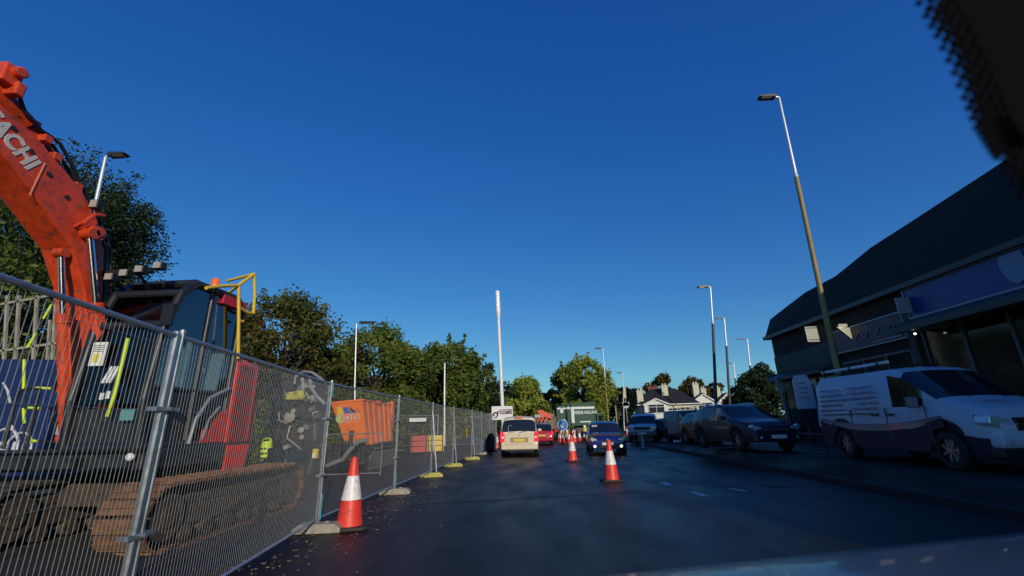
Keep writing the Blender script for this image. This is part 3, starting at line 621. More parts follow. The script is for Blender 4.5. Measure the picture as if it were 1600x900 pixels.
# warning sign on a panel
ws = empty('warning_sign', (-3.07, 19.4, .95), 0, 'small yellow warning sign hung low on the mesh fence', 'sign')
mb = MB(); mb.prism([(-.17, 0), (.17, 0), (.17, .22), (.09, .42), (-.09, .42), (-.17, .22)], (.012, 0, 0), (0, 0, 0), (0, 1, 0)); mb.build('board', mat('sign_yellow', (.78, .48, .02), .4), ws, bevel=.003)
mb = MB(); mb.prism([(-.08, .1), (.08, .1), (0, .25)], (.004, 0, 0), (.013, 0, 0), (0, 1, 0)); mb.build('warning_triangle', BLACK, ws)
# black tyre leaning at the fence
mb = MB(); n1, n2 = 28, 8
for i in range(n1):
    for j in range(n2):
        a = 2 * PI * i / n1; b = 2 * PI * j / n2; rr = .42 + .11 * math.cos(b); mb.v.append((.13 * math.sin(b), rr * math.cos(a), .53 + rr * math.sin(a)))
for i in range(n1):
    for j in range(n2): mb.f.append((i * n2 + j, i * n2 + (j + 1) % n2, ((i + 1) % n1) * n2 + (j + 1) % n2, ((i + 1) % n1) * n2 + j)); mb.mi.append(0)
o = mb.build('tyre', TYRE, smooth=True); o.location = (-2.72, 24.6, 0); o.rotation_euler = (0, R(8), R(20)); tag(o, 'black tyre standing against the far end of the mesh fence', 'tyre')
# second line of fencing at the back of the site
bf = [((-10.4, 12.6), (-7.2, 12.9)), ((-7.1, 12.9), (-4.6, 13.4))]
for (a, b), lb in zip(bf, ['low mesh barrier behind the dark crusher, near the chequered marker', 'low mesh barrier between the dark crusher and the road fence']): fence_panel(a, b, lb, wires=40, hgt=1.3, group='low barriers inside the site')
bf = [((-10.8, 33), (-7.6, 33.2)), ((-7.4, 33.2), (-4.2, 33.6)), ((-9, 26), (-6, 27))]
for (a, b), lb in zip(bf, ['distant fence panel across the site beyond the orange hopper', 'distant fence panel nearest the road, behind the orange barriers', 'distant fence panel with a white board on its top rail']): fence_panel(a, b, lb, wires=26, far=True, group='fence panels across the far end of the site')
mb = MB(); c = at(653, 656, 26.2); mb.b2((c.x - .5, c.y - .02, c.z - .1), (c.x + .5, c.y, c.z + .1)); o = mb.build('name_board', WHITE); tag(o, 'thin white board tied to a distant fence top rail', 'sign')
# orange and yellow barriers deep in the site
def barrier(px, py, Y, w_, m_, lb):
    c = at(px, py, Y); t = empty('road_barrier', (c.x, c.y, 0), R(8), lb, 'barrier', 'plastic barriers deep in the site')
    mb = MB(); mb.b2((-w_ / 2, -.03, .15), (w_ / 2, .03, .42)); mb.b2((-w_ / 2, -.028, .45), (w_ / 2, .028, .7)); mb.b2((-w_ / 2, -.03, .73), (w_ / 2, .03, .98)); mb.build('board', m_, t, bevel=.01)
    for s_ in (-1, 1):
        mb = MB(); mb.b2((s_ * w_ * .42 - .03, -.04, .006), (s_ * w_ * .42 + .03, .04, 1.0)); mb.b2((s_ * w_ * .42 - .05, -.25, .006), (s_ * w_ * .42 + .05, .25, .05)); mb.build('leg', BLACK, t)
OB = mat('orange_barrier_plastic', (.75, .16, .04), .5); YB = mat('yellow_barrier_plastic', (.75, .55, .06), .5)
barrier(655, 692, 24.5, .9, mat('red_barrier_plastic', (.45, .07, .05), .6), 'red plastic barrier in the site beneath the white name board'); barrier(668, 690, 25.5, 1.0, OB, 'orange plastic barrier between the red one and the yellow one'); barrier(681, 690, 25.2, .9, YB, 'yellow plastic barrier just left of the leaning fence stay')

# ------------------------------------------------------------------ tracked excavator
ex = empty('excavator', (-5.8, 7.1, 0), 0, 'big orange tracked digger with raised boom and dark cab behind the mesh fence', 'excavator')
XO = Vector((-5.8, 7.1, 0)); IM = Matrix.Translation(-XO)
def pe(mb, name, m_, par=ex, **k):
    o = mb.build(name, m_, par, **k)
    if par is ex: o.matrix_parent_inverse = IM
    return o
def track(x0, x1, m1=MUD, m2=MUD2):
    y0, y1, r_, zc = 5.35, 8.9, .38, .41
    prof = []; n_ = 10
    for i in range(n_ + 1): a = -PI / 2 - PI * i / n_; prof.append((y0 + r_ + r_ * math.cos(a), zc + r_ * math.sin(a)))
    for i in range(n_ + 1): a = PI / 2 - PI * i / n_; prof.append((y1 - r_ + r_ * math.cos(a), zc + r_ * math.sin(a)))
    # shoes: short plates following the loop
    loop = []; tot = 0; P_ = [Vector((0, p[0], p[1])) for p in prof] + [Vector((0, prof[0][0], prof[0][1]))]
    step = .19; mb = MB(); carry = 0
    for a, b in zip(P_, P_[1:]):
        l = (b - a).length; t = carry
        while t < l: loop.append((a.lerp(b, t / l), (b - a).normalized())); t += step
        carry = t - l
    for c, d in loop:
        nrm = Vector((0, -d.z, d.y)) * 1.0
        if (c - Vector((0, (y0 + y1) / 2, zc))).dot(nrm) < 0: nrm = -nrm
        q = Matrix((Vector((1, 0, 0)), d, nrm)).transposed(); cx = (x0 + x1) / 2
        mb.box(Vector((cx, c.y, c.z)) + nrm * .0, (x1 - x0, step * .84, .035), q); mb.box(Vector((cx, c.y, c.z)) + nrm * .028, (x1 - x0, .02, .03), q)
        mb.box(Vector((cx, c.y, c.z)) - nrm * .05, ((x1 - x0) * .3, step * .8, .07), q)
    tk = pe(mb, 'track', m1)
    mb = MB(); mb.b2((x0 + .14, y0 + .3, .25), (x1 - .1, y1 - .3, .5)); mb.prism([(y0 + .5, .5), (y1 - .4, .5), (y1 - .7, .62), (y0 + .8, .62)], (x1 - x0 - .25, 0, 0), (x0 + .13, 0, 0), (0, 1, 0)); tf = mb.build('track_frame', MUD2, tk, bevel=.02)
    for yy in (y0 + .38, y1 - .38):
        mb = MB(); mb.cyl((x0 + .1, yy, zc), (x1 - .05, yy, zc), .27, n=18); mb.cyl((x1 - .05, yy, zc), (x1 - .02, yy, zc), .12, n=12); mb.build('sprocket' if yy > 7 else 'idler', MUD2, tk)
    for k in range(6):
        yy = y0 + .75 + k * (y1 - y0 - 1.5) / 5; mb = MB(); mb.cyl((x0 + .15, yy, .17), (x1 - .06, yy, .17), .1, n=12); mb.build('roller', MUD2, tk)
    return tk
track(-5.2, -4.58); track(-7.2, -6.6, MUD3, MUD3)
NY = mat('yellow_sticker', (.7, .62, .05), .5)
mb = MB(); mb.b2((-4.745, 8.0, .52), (-4.737, 8.25, .57)); pe(mb, 'sticker', NY); mb = MB(); mb.b2((-4.745, 6.15, .46), (-4.737, 6.4, .54)); pe(mb, 'sticker', NY)
mb = MB(); mb.b2((-6.8, 6.3, .45), (-5.0, 8.4, .75)); mb.cyl((-5.9, 7.3, .75), (-5.9, 7.3, .98), .55, n=24); pe(mb, 'undercarriage', MUD2, bevel=.02)
mb = MB(); mb.prism([(-7.15, 5.7), (-5.1, 5.7), (-5.02, 6.0), (-5.02, 7.75), (-5.4, 8.2), (-6.8, 8.2), (-7.2, 7.8), (-7.2, 6.0)], (0, 0, .26), (0, 0, .96), (1, 0, 0), (0, 1, 0)); pe(mb, 'deck', DARKM, bevel=.02)
# side boxes and engine housing
mb = MB(); mb.b2((-7.18, 6.5, 1.225), (-6.76, 7.4, 2.0)); mb.b2((-7.0, 6.43, 1.3), (-6.8, 6.5, 1.9)); pe(mb, 'side_tank', DARKM, bevel=.04)
mb = MB(); mb.prism([(7.12, 1.225), (7.72, 1.225), (7.72, 2.52), (7.12, 2.62)], (-.55, 0, 0), (-5.04, 0, 0), (0, 1, 0)); eh = pe(mb, 'engine_housing', REDP, bevel=.03)
mb = MB()
for k in range(8): mb.b2((-5.036, 7.2 + k * .055, 1.25), (-5.03, 7.21 + k * .055, 2.5))
mb.build('grille', BLACK, eh)
mb = MB(); mb.b2((-7.18, 7.45, 1.225), (-5.62, 7.85, 2.3)); pe(mb, 'engine_cover', DARKM, bevel=.05)
mb = MB(); mb.prism([(-7.1, 7.86), (-5.1, 7.86), (-5.25, 8.15), (-5.7, 8.35), (-6.5, 8.35), (-6.95, 8.15)], (0, 0, 1.0), (0, 0, 1.0), (1, 0, 0), (0, 1, 0)); pe(mb, 'counterweight', REDP, bevel=.05)
mb = MB(); mb.prism([(6.6, 1.26), (7.1, 1.26), (7.1, 1.75), (6.95, 1.72), (6.6, 1.42)], (.02, 0, 0), (-5.07, 0, 0), (0, 1, 0)); pe(mb, 'side_panel', REDP)
mb = MB(); mb.prism([(7.15, .7), (7.5, .62), (7.62, .8), (7.7, 1.2), (7.15, 1.2)], (.03, 0, 0), (-5.03, 0, 0), (0, 1, 0)); pe(mb, 'skirt_panel', REDP)
mb = MB(); mb.tube([(-5.05, 6.35, 1.25), (-5.03, 6.42, 1.62), (-5.03, 6.6, 1.9), (-5.03, 7.0, 2.08)], .028, 8); mb.tube([(-5.05, 6.62, 1.3), (-5.03, 6.68, 1.6), (-5.03, 6.85, 1.78)], .02, 6); pe(mb, 'grab_rail', mat('grey_rail', (.3, .33, .35), .4, .4), smooth=True)
# cab
cabp = [(5.62, 1.24), (5.55, 1.8), (5.62, 2.75), (5.78, 3.22), (6.02, 3.42), (6.95, 3.44), (7.1, 3.3), (7.1, 1.24)]
CX0, CX1 = -6.12, -5.12
mb = MB()
def loopbeam(x, pts, w_, h_):
    for a, b in zip(pts, pts[1:] + pts[:1]): mb.tube([(x, a[0], a[1]), (x, (a[0] + b[0]) / 2, (a[1] + b[1]) / 2), (x, b[0], b[1])], w_, 8); mb.ball((x, b[0], b[1]), w_ * 1.02, 8, 5)
loopbeam(CX1, cabp, .06, .1); loopbeam(CX0, cabp, .06, .1)
for p in (cabp[0], cabp[2], cabp[3], cabp[4], cabp[5], cabp[7]): mb.tube([(CX0, p[0], p[1]), (CX1, p[0], p[1])], .055, 8)
mb.tube([(CX1, 6.38, 1.3), (CX1, 6.38, 3.4)], .045, 8); mb.tube([(CX1, 5.56, 1.95), (CX1, 7.1, 1.95)], .03, 6)
cab = pe(mb, 'cab', mat('cab_frame_black', (.018, .019, .024), .4, var=.2), smooth=True, angle=60)
mb = MB(); mb.b2((CX0 + .04, 5.66, 1.24), (CX1 - .03, 7.06, 1.3)); mb.prism([(5.62, 1.26), (7.08, 1.26), (7.08, 1.92), (5.56, 1.92)], (.03, 0, 0), (CX1 - .035, 0, 0), (0, 1, 0)); mb.b2((CX0 + .05, 5.63, 1.26), (CX1 - .05, 5.66, 1.7)); mb.b2((CX0 + .03, 7.03, 1.3), (CX1 - .03, 7.07, 2.1)); mb.build('door_panel', DARKM, cab)
mb = MB(); mb.prism([(5.95, 3.41), (6.98, 3.43), (6.98, 3.5), (6.0, 3.49)], (1.0, 0, 0), (CX0, 0, 0), (0, 1, 0)); mb.build('cab_roof', DARKM, cab, bevel=.02)
mb = MB(); mb.b2((CX1 - .02, 6.55, 3.27), (CX1 + .067, 7.12, 3.42)); mb.build('roof_trim', mat('red_trim', (.42, .01, .04), .4), cab, bevel=.01)
gp = [(5.6, 1.97), (6.34, 1.97), (6.34, 3.36), (6.03, 3.36), (5.82, 3.18), (5.68, 2.72)]
mb = MB(); mb.prism(gp, (.006, 0, 0), (CX1 - .003, 0, 0), (0, 1, 0)); mb.build('side_window', CABGL, cab)
mb = MB(); mb.prism([(6.42, 1.97), (7.06, 1.97), (7.06, 3.3), (6.95, 3.38), (6.42, 3.36)], (.006, 0, 0), (CX1 - .003, 0, 0), (0, 1, 0)); mb.build('side_window', CABGL, cab)
mb = MB(); mb.add([(CX0 + .05, 5.57, 1.75), (CX1 - .05, 5.57, 1.75), (CX1 - .05, 5.63, 2.72), (CX0 + .05, 5.63, 2.72), (CX1 - .05, 5.79, 3.18), (CX0 + .05, 5.79, 3.18)], [(0, 1, 2, 3), (3, 2, 4, 5)]); mb.build('windscreen', WINGL, cab)
mb = MB(); mb.b2((CX0 + .1, 7.08, 2.12), (CX1 - .1, 7.086, 3.3)); mb.build('rear_window', CABGL, cab)
mb = MB(); mb.prism([(6.45, 1.5), (6.9, 1.5), (7.0, 2.75), (6.85, 2.8), (6.72, 1.95), (6.4, 1.85)], (.5, 0, 0), (-5.85, 0, 0), (0, 1, 0)); mb.b2((-5.72, 6.8, 2.78), (-5.5, 6.95, 3.0)); mb.build('seat', BLACK, cab, bevel=.04)
mb = MB(); mb.beam((-5.35, 6.6, 2.9), (-5.35, 6.95, 2.9), .03, .05); mb.beam((-5.3, 7.0, 2.45), (-5.3, 7.0, 2.95), .05, .03); mb.beam((-5.5, 5.8, 2.15), (-5.35, 5.8, 2.35), .02, .02); mb.build('grab_handle', NEON, cab)
mb = MB(); mb.b2((CX1 + .01, 6.43, 2.2), (CX1 + .03, 6.47, 2.28)); mb.build('door_handle', GALV, cab)
mb = MB(); mb.prism([(6.0, 1.98), (6.12, 1.98), (6.14, 2.6), (6.02, 2.62), (5.96, 2.4)], (.006, 0, 0), (CX1 + .006, 0, 0), (0, 1, 0)); mb.build('window_film', mat('faded_teal_film', (.16, .30, .32), .5), cab); mb = MB(); mb.prism([(6.55, 1.98), (6.8, 1.98), (6.86, 2.55), (6.6, 2.5)], (.006, 0, 0), (CX1 + .006, 0, 0), (0, 1, 0)); mb.build('window_film', mat('faded_teal_film', (.16, .30, .32), .5), cab)
mb = MB(); mb.b2((-6.0, 5.53, 2.22), (-5.8, 5.545, 2.52)); nb = mb.build('notice', WHITE, cab)
mb = MB(); mb.b2((-5.95, 5.524, 2.27), (-5.87, 5.529, 2.37)); mb.build('notice_print', NY, nb)
mb = MB(); 
for k in range(4): mb.b2((-5.97, 5.524, 2.4 + k * .025), (-5.83, 5.529, 2.406 + k * .025))
mb.build('notice_print', BLACK, nb)
mb = MB()
mb.tube([(-5.5, 5.5, 2.55), (-5.48, 5.49, 2.2), (-5.49, 5.5, 1.85), (-5.52, 5.5, 1.6)], .02, 6); mb.build('reflective_strip', NEON, cab)
mb = MB()
for k in range(3): mb.beam((-5.7 + k * .05, 5.5, 2.0), (-5.62 + k * .05, 5.5, 2.2), .015, .03)
mb.b2((-5.68, 5.49, 1.8), (-5.63, 5.5, 1.88)); mb.b2((-5.6, 5.49, 1.81), (-5.55, 5.5, 1.9)); mb.build('hazard_stripe', WHITE, cab)
mb = MB(); mb.b2((-5.36, 5.52, 1.55), (-5.18, 5.53, 1.68)); mb.build('label_plate', mat('teal_plate', (.1, .3, .28), .5), cab)
def up_(o):
    for v in o.data.vertices: v.co.z = 1.24 + (v.co.z - 1.24) * 1.065
    for c_ in o.children: up_(c_)
up_(cab)
# bar of work lamps over the cab front, amber beacon, yellow guard rail
mb = MB(); mb.beam((-6.75, 5.62, 3.62), (-5.5, 5.62, 3.66), .07, .07)
for x in (-6.6, -6.1, -5.7): mb.beam((x, 5.62, 3.62), (x, 5.85, 3.45), .03, .03)
lb_ = pe(mb, 'lamp_bar', BLACK)
WL = mat('work_lamp_lens', (.36, .33, .30), .25)
for px, py in ((170, 430), (193, 424), (217, 418), (246, 412)):
    c = at(px, py, 5.5); c.z -= .02
    mb = MB(); mb.b2((c.x - .065, 5.5, c.z - .055), (c.x + .065, 5.6, c.z + .055)); mb.beam((c.x, 5.56, c.z - .05), (c.x, 5.6, 3.66), .02, .02); wl = pe(mb, 'work_lamp', BLACK, bevel=.01)
    mb = MB(); mb.b2((c.x - .052, 5.488, c.z - .045), (c.x + .052, 5.499, c.z + .045)); mb.build('lens', WL, wl)
mb = MB(); c = onx(336, 445, -5.1); mb.cyl((c.x, c.y, c.z - .14), (c.x, c.y, c.z - .05), .055, n=14); bc = pe(mb, 'beacon', BLACK)
mb = MB(); mb.lathe([(.0, .11), (.05, .1), (.062, .06), (.062, -.05), (0, -.05)], c, 14); mb.build('beacon_lens', mat('amber_lens', (.8, .13, .01), .15, coat=1, emit=(1, .2, .02), estr=.25), bc, smooth=True)
mb = MB(); pr = lambda px, py, x=-5.0: onx(px, py, x)
mb.tube([pr(322, 450), pr(345, 447), pr(372, 446)], .028, 8); mb.tube([pr(372, 446), pr(386, 436), pr(397, 428)], .028, 8); mb.tube([pr(397, 428), pr(398, 460), pr(396, 490)], .028, 8)
mb.tube([pr(396, 490), pr(385, 488), pr(373, 480)], .026, 8); mb.tube([pr(373, 446), pr(373, 500), pr(372, 560)], .028, 8); mb.tube([pr(373, 446), Vector((-5.5, 7.2, 3.78)), Vector((-6.1, 7.2, 3.7))], .026, 8)
mb.tube([pr(397, 428), pr(397, 428) + Vector((-.7, .3, 0))], .026, 8); mb.tube([pr(396, 490), pr(396, 490) + Vector((-.7, .3, .05))], .026, 8)
mb.tube([pr(380, 502), pr(373, 502)], .026, 6)
pe(mb, 'guard_rail', YEL, smooth=True, angle=60)
# boom: side outline in the plane x = -6.2
def BP(px, py, x=-6.2): c = onx(px, py, x); return (c.y, c.z)
up = [BP(-60, 96), BP(0, 161), BP(58, 214), BP(129, 299), BP(152, 343), BP(162, 392), BP(160, 470), BP(150, 560), BP(138, 610)]
lo = [BP(143, 605), BP(139, 520), BP(132, 450), BP(113, 388), BP(50, 300), BP(0, 236), BP(-60, 142)]
tip = [(lo[-1][0] - .5, lo[-1][1] + .14), (lo[-1][0] - .95, lo[-1][1] + .08), (lo[-1][0] - 1.2, lo[-1][1] + .02), (lo[-1][0] - 1.25, lo[-1][1] + .16), (up[0][0] - .9, up[0][1] - .1), (up[0][0] - .4, up[0][1] + .05)]
mb = MB(); mb.prism(up + lo + tip, (-.46, 0, 0), (-6.2, 0, 0), (0, 1, 0)); bo = pe(mb, 'boom', ORANGE, bevel=.015)
mb = MB()
for P1, P2 in (((70, 255), (46, 305)),):
    a = BP(*P1); b = BP(*P2); mb.beam((-6.195, *a), (-6.195, *b), .012, .012)
mb.build('weld_seam', mat('seam_light', (.75, .28, .14), .5), bo)
a0 = Vector((-6.194, *BP(58, 262))); a1 = Vector((-6.194, *BP(0, 190))); dx = (a0 - a1).normalized(); nrm_ = Vector((1, 0, 0)); dy = nrm_.cross(dx)
LET = mat('boom_lettering', (.62, .60, .56), .5, dirt=(.5, .2, .1), dscale=12, damt=.1)
mwx = frame_m(a0, dx, dy)
text('HITACHI', .285, LET, bo, frame_m(Vector((-6.196, *BP(53, 262))), dx, dy), align='RIGHT', bold=.01, sx=.88)
# pins and lugs on the boom
mb = MB(); c = BP(138, 365); mb.cyl((-6.04, *c), (-6.19, *c), .1, n=16); mb.cyl((-6.02, *c), (-6.045, *c), .05, n=12); pe(mb, 'pin_boss', ORANGE)
mb = MB(); a = BP(118, 350); b = BP(152, 338); mb.tube([(-6.1, *a), (-6.1, (a[0] + b[0]) / 2, (a[1] + b[1]) / 2 + .08), (-6.1, *b)], .03, 8); mb.beam((-6.1, *a), (-6.19, a[0], a[1] - .05), .05, .03); pe(mb, 'lamp_guard', ORANGE, smooth=True)
mb = MB(); c = BP(140, 320); mb.b2((-6.17, c[0] - .03, c[1] - .07), (-6.05, c[0] + .06, c[1] + .07)); wl = pe(mb, 'work_lamp', BLACK, bevel=.01); mb = MB(); mb.b2((-6.16, c[0] - .04, c[1] - .055), (-6.06, c[0] - .031, c[1] + .055)); mb.build('lens', WL, wl)
# boom cylinders
def ram(x, a, b, r_, t_, flip=False):
    A = Vector((x, *a)); B = Vector((x, *b)); mid = A.lerp(B, t_)
    mb = MB(); mb.cyl(A, mid, r_, n=16); mb.cyl(mid - (B - A).normalized() * .1, mid + (B - A).normalized() * .03, r_ * 1.18, n=16); mb.cyl(A + Vector((-r_ * 1.1, 0, 0)), A + Vector((r_ * 1.1, 0, 0)), r_ * 1.05, n=14)
    mb.tube([A.lerp(mid, .1) + Vector((r_ * 1.2, 0, 0)), mid.lerp(A, .1) + Vector((r_ * 1.25, 0, 0))], .016, 6); o = pe(mb, 'boom_cylinder', ORANGE, smooth=True)
    mb = MB(); mb.cyl(mid, B, r_ * .52, n=12); mb.build('rod', STEEL, o, smooth=True); mb = MB(); mb.cyl(B + Vector((-r_, 0, 0)), B + Vector((r_, 0, 0)), r_ * .95, n=14); mb.build('rod_eye', ORANGE, o, smooth=True)
cA = BP(121, 690, -6.55); cB = BP(92, 380, -6.72)
ram(-6.3, BP(103, 684, -6.3), BP(96, 395, -6.3), .07, .66); ram(-6.1, BP(165, 640, -6.1), BP(140, 365, -6.1), .08, .60)
# arm cylinder and hoses on top of the boom
A = Vector((-6.43, *BP(62, 205))); B = Vector((-6.43, *BP(-70, 40))); A.z += .12
mb = MB(); mb.cyl(A, B, .12, n=16); mb.cyl(B.lerp(A, .28), B.lerp(A, .2), .15, n=16); ac = pe(mb, 'arm_cylinder', ORANGE, smooth=True)
mb = MB(); c1 = Vector((-6.3, *BP(22, 118))); mb.box(c1, (.2, .2, .26)); mb.box(c1 + Vector((.02, .08, -.14)), (.26, .1, .18)); mb.cyl(c1 + Vector((-.18, .02, .06)), c1 + Vector((.18, .02, .06)), .07, n=12); mb.build('bracket', ORANGE, ac, bevel=.02)
mb = MB(); mb.b2((-6.5, A.y - .12, A.z - .22), (-6.36, A.y + .12, A.z + .1)); mb.build('mount_lug', ORANGE, ac, bevel=.02)
rr = random.Random(5)
for k in range(5):
    x = -6.28 - k * .07; o1, o2 = rr.uniform(-.03, .05), rr.uniform(-.02, .06); mb = MB()
    pts = [Vector((x, *BP(30, 130))) + Vector((0, 0, o1)), Vector((x, *BP(48, 178))) + Vector((0, 0, -.02 + o2)), Vector((x, *BP(70, 212))) + Vector((0, 0, .07 + o1)), Vector((x, *BP(98, 238))) + Vector((0, 0, .1 + o2)),
           Vector((x, *BP(128, 284))) + Vector((0, 0, .07)), Vector((x, *BP(158, 335))) + Vector((0, 0, .05)), Vector((x, *BP(176, 390))) + Vector((0, .05, .0)), Vector((x, *BP(178, 440))), Vector((x, *BP(172, 520)))]
    q = []
    for a, b in zip(pts, pts[1:]): q += [a, a.lerp(b, .5) + Vector((0, 0, rr.uniform(-.02, .02)))]
    mb.tube(q + [pts[-1]], .022, 6); pe(mb, 'hose', [BLACK, BLACK, ORANGE, BLACK, ORANGE][k], smooth=True)
for k, (px, py) in enumerate(((80, 222), (95, 250), (128, 296))):
    c = BP(px, py); mb = MB(); mb.b2((-6.6, c[0] - .05, c[1]), (-6.24, c[0] + .05, c[1] + .1)); pe(mb, 'hose_clamp', ORANGE, bevel=.01)
# stick folded back down in front of the boom tip (beyond the picture's edge)
tp = Vector((-6.43, up[0][0] - 1.05, up[0][1] - .3)); mb = MB(); mb.prism([(tp.y - .1, tp.z + .5), (tp.y + .2, tp.z + .35), (tp.y + .25, tp.z - .1), (tp.y - 1.1, tp.z - 2.1), (tp.y - 1.3, tp.z - 2.0)], (-.3, 0, 0), (-6.28, 0, 0), (0, 1, 0)); pe(mb, 'stick', ORANGE, bevel=.015)
# front deck clutter: step plates, number lamp, coloured markers
mb = MB(); c = at(203, 714, 5.6); mb.ball(c, .055, 12, 8, (1, .7, .9)); pe(mb, 'deck_lamp', mat('frosted_lamp', (.6, .62, .64), .3, emit=(1, 1, 1), estr=.1), smooth=True)
mb = MB(); c = at(99, 668, 5.72); mb.b2((c.x - .07, 5.7, c.z - .09), (c.x + .07, 5.71, c.z + .09)); pe(mb, 'plate', mat('grey_plate', (.35, .33, .33), .5))
mb = MB()
for k in range(3): mb.b2((-7.1 + k * .7, 5.6, 1.0), (-6.6 + k * .7, 5.72, 1.12))
mb.b2((-7.15, 5.58, 1.2), (-5.2, 5.64, 1.24)); mb.tube([(-7.0, 5.66, 1.25), (-7.0, 5.62, 1.9), (-6.95, 5.62, 2.0), (-6.7, 5.62, 2.02), (-6.66, 5.64, 1.3)], .02, 6); pe(mb, 'step', DARKM)
for k in range(6):
    mb = MB(); x = -6.6 + rr.random() * .5; mb.tube([(x, 5.9, 1.25), (x + rr.gauss(0, .05), 5.72, 1.6 + rr.random() * .3), (x + rr.gauss(0, .1), 5.9, 2.2 + rr.random() * .3), (x + .1, 6.3, 2.4)], .02, 6); pe(mb, 'hose', BLACK, smooth=True)

# ------------------------------------------------------------------ steel rail frame with neon sleeves and the blue machine at the left edge
BLUE = mat('blue_machine_paint', (.005, .012, .085), .4, coat=.2, var=.2, scale=3, dirt=(.03, .03, .06), dscale=4, damt=.3)
PW = mat('printed_white', (.55, .56, .58), .5)
bmx = empty('screening_machine', (-10.5, 9.2, 0), 0, 'blue screening machine with white round logo at the edge of the site', 'machine'); J = Matrix.Translation(-Vector((-10.5, 9.2, 0)))
def pb(mb, name, m_, par=bmx, **k):
    o = mb.build(name, m_, par, **k)
    if par is bmx: o.matrix_parent_inverse = J
    return o
def A8(px, py, Y=8.3): return at(px, py, Y)
mb = MB(); q = [A8(-160, 560), A8(132, 562), A8(128, 598), A8(78, 640), A8(62, 745), A8(-160, 745)]; mb.add([(p.x, 8.3, p.z) for p in q] + [(p.x, 9.6, p.z) for p in q], [(0, 1, 2, 3, 4, 5), (11, 10, 9, 8, 7, 6)] + [(i, 6 + i, 6 + (i + 1) % 6, (i + 1) % 6) for i in range(6)]); hp = pb(mb, 'hopper', BLUE, bevel=.02)
for ch_, px in (('P', -42), ('B', 2), ('U', 28)):
    c = A8(px, 705); R0 = .33 if ch_ != 'U' else .27
    mb = MB(); mb.tube([(c.x + R0 * math.cos(a * PI / 16), 8.285, c.z + R0 * 1.25 * math.sin(a * PI / 16)) for a in range(33)], .022, 5); mb.build('logo_ring', PW, hp)
    text(ch_, .42, PW, hp, frame_m((c.x, 8.29, c.z), (1, 0, 0), (0, 0, 1)), bold=.012)
mb = MB(); mb.tube([A8(5, 598), A8(12, 610), A8(16, 630)], .02, 5); mb.build('logo_stroke', PW, hp); mb = MB(); mb.tube([A8(18, 665), A8(30, 690)], .02, 5); mb.build('logo_stroke', PW, hp)
mb = MB()
for px in (12, 30, 58, 88, 108): a = A8(px, 462 - px * .0, 9.0); b = A8(px - 8, 600, 9.0); mb.beam(a, b, .05, .05)
for y0, y1 in ((478, 455), (548, 532), (590, 570)): mb.beam(A8(-80, y0 + 12, 9.0), A8(120, y1, 9.0), .05, .05)
for px in (148, 165): mb.beam(A8(px - 70, 500, 9.02), A8(px - 76, 590, 9.02), .04, .04)
pb(mb, 'hand_rail', mat('beige_tube', (.32, .29, .20), .6, var=.2))
mb = MB(); mb.b2((-14, 8.8, .02), (-9.6, 9.6, .75)); mb.b2((-13.5, 8.6, .75), (-9.9, 9.8, 1.1)); pb(mb, 'chassis', DARKM, bevel=.05)
nr = empty('marker_rail', (-7.3, 6.3, 0), 0, 'thin dark rail with fluorescent yellow sleeves beside the digger', 'rail'); K = Matrix.Translation(-Vector((-7.3, 6.3, 0)))
def A6(px, py): return at(px, py, 6.3)
segs = [((81, 476), (68, 498)), ((57, 520), (43, 543)), ((38, 562), (37, 610)), ((37, 638), (38, 662)), ((57, 606), (80, 607)), ((45, 637), (62, 638)), ((47, 688), (61, 690))]
mb = MB(); mb.tube([A6(86, 468), A6(62, 509), A6(38, 552), A6(37, 600), A6(37, 668), A6(40, 760)], .014, 6); mb.tube([A6(37, 606), A6(95, 607)], .012, 6); mb.tube([A6(37, 638), A6(95, 638)], .012, 6); mb.tube([A6(38, 688), A6(90, 691)], .012, 6); mb.tube([A6(93, 600), A6(92, 800)], .014, 6)
g0 = gnd(40, 820); g0 = A6(40, 760); mb.tube([g0, (g0.x, g0.y, .05)], .014, 6); o = mb.build('rail', DARKM, nr); o.matrix_parent_inverse = K
for a, b in segs:
    mb = MB(); mb.cyl(A6(*a), A6(*b), .019, n=8); o = mb.build('neon_sleeve', NEON, nr); o.matrix_parent_inverse = K

# ------------------------------------------------------------------ orange hopper on tracks
hx = empty('crusher', (-6.5, 16.8, 0), 0, 'orange tracked hopper with round PBU logo behind the near tall cone', 'machine'); J2 = Matrix.Translation(-Vector((-6.5, 16.8, 0)))
def ph(mb, name, m_, par=hx, **k):
    o = mb.build(name, m_, par, **k)
    if par is hx: o.matrix_parent_inverse = J2
    return o
Y1, Y2 = 15.5, 19.2
f = [at(517, 631, Y1), at(566, 626, Y1), at(574, 696, Y1 + .35), at(537, 688, Y1 + .35)]
xr = f[1].x; bk = [at(612, 634, Y2), at(614, 690, Y2)]
bz = bk[0].z
vs_ = [f[0], f[1], Vector((bk[0].x, Y2, bz)), Vector((f[0].x, Y2, bz)), f[3], f[2], Vector((bk[1].x, Y2, bk[1].z)), Vector((f[3].x, Y2, f[3].z))]
mb = MB(); mb.add(vs_, [(0, 1, 5, 4), (1, 2, 6, 5), (2, 3, 7, 6), (3, 0, 4, 7), (0, 3, 2, 1), (4, 5, 6, 7)]); hb = ph(mb, 'hopper', ORANGE2, bevel=.02)
sdv = (vs_[2] - vs_[1])
mb = MB()
for t in (.12, .3, .48, .66, .84):
    a = vs_[1] + sdv * t; b = vs_[5] + (vs_[6] - vs_[5]) * t; mb.beam(a + Vector((.03, 0, 0)), b + Vector((.015, 0, 0)), .04, .04, (0, 1, 0))
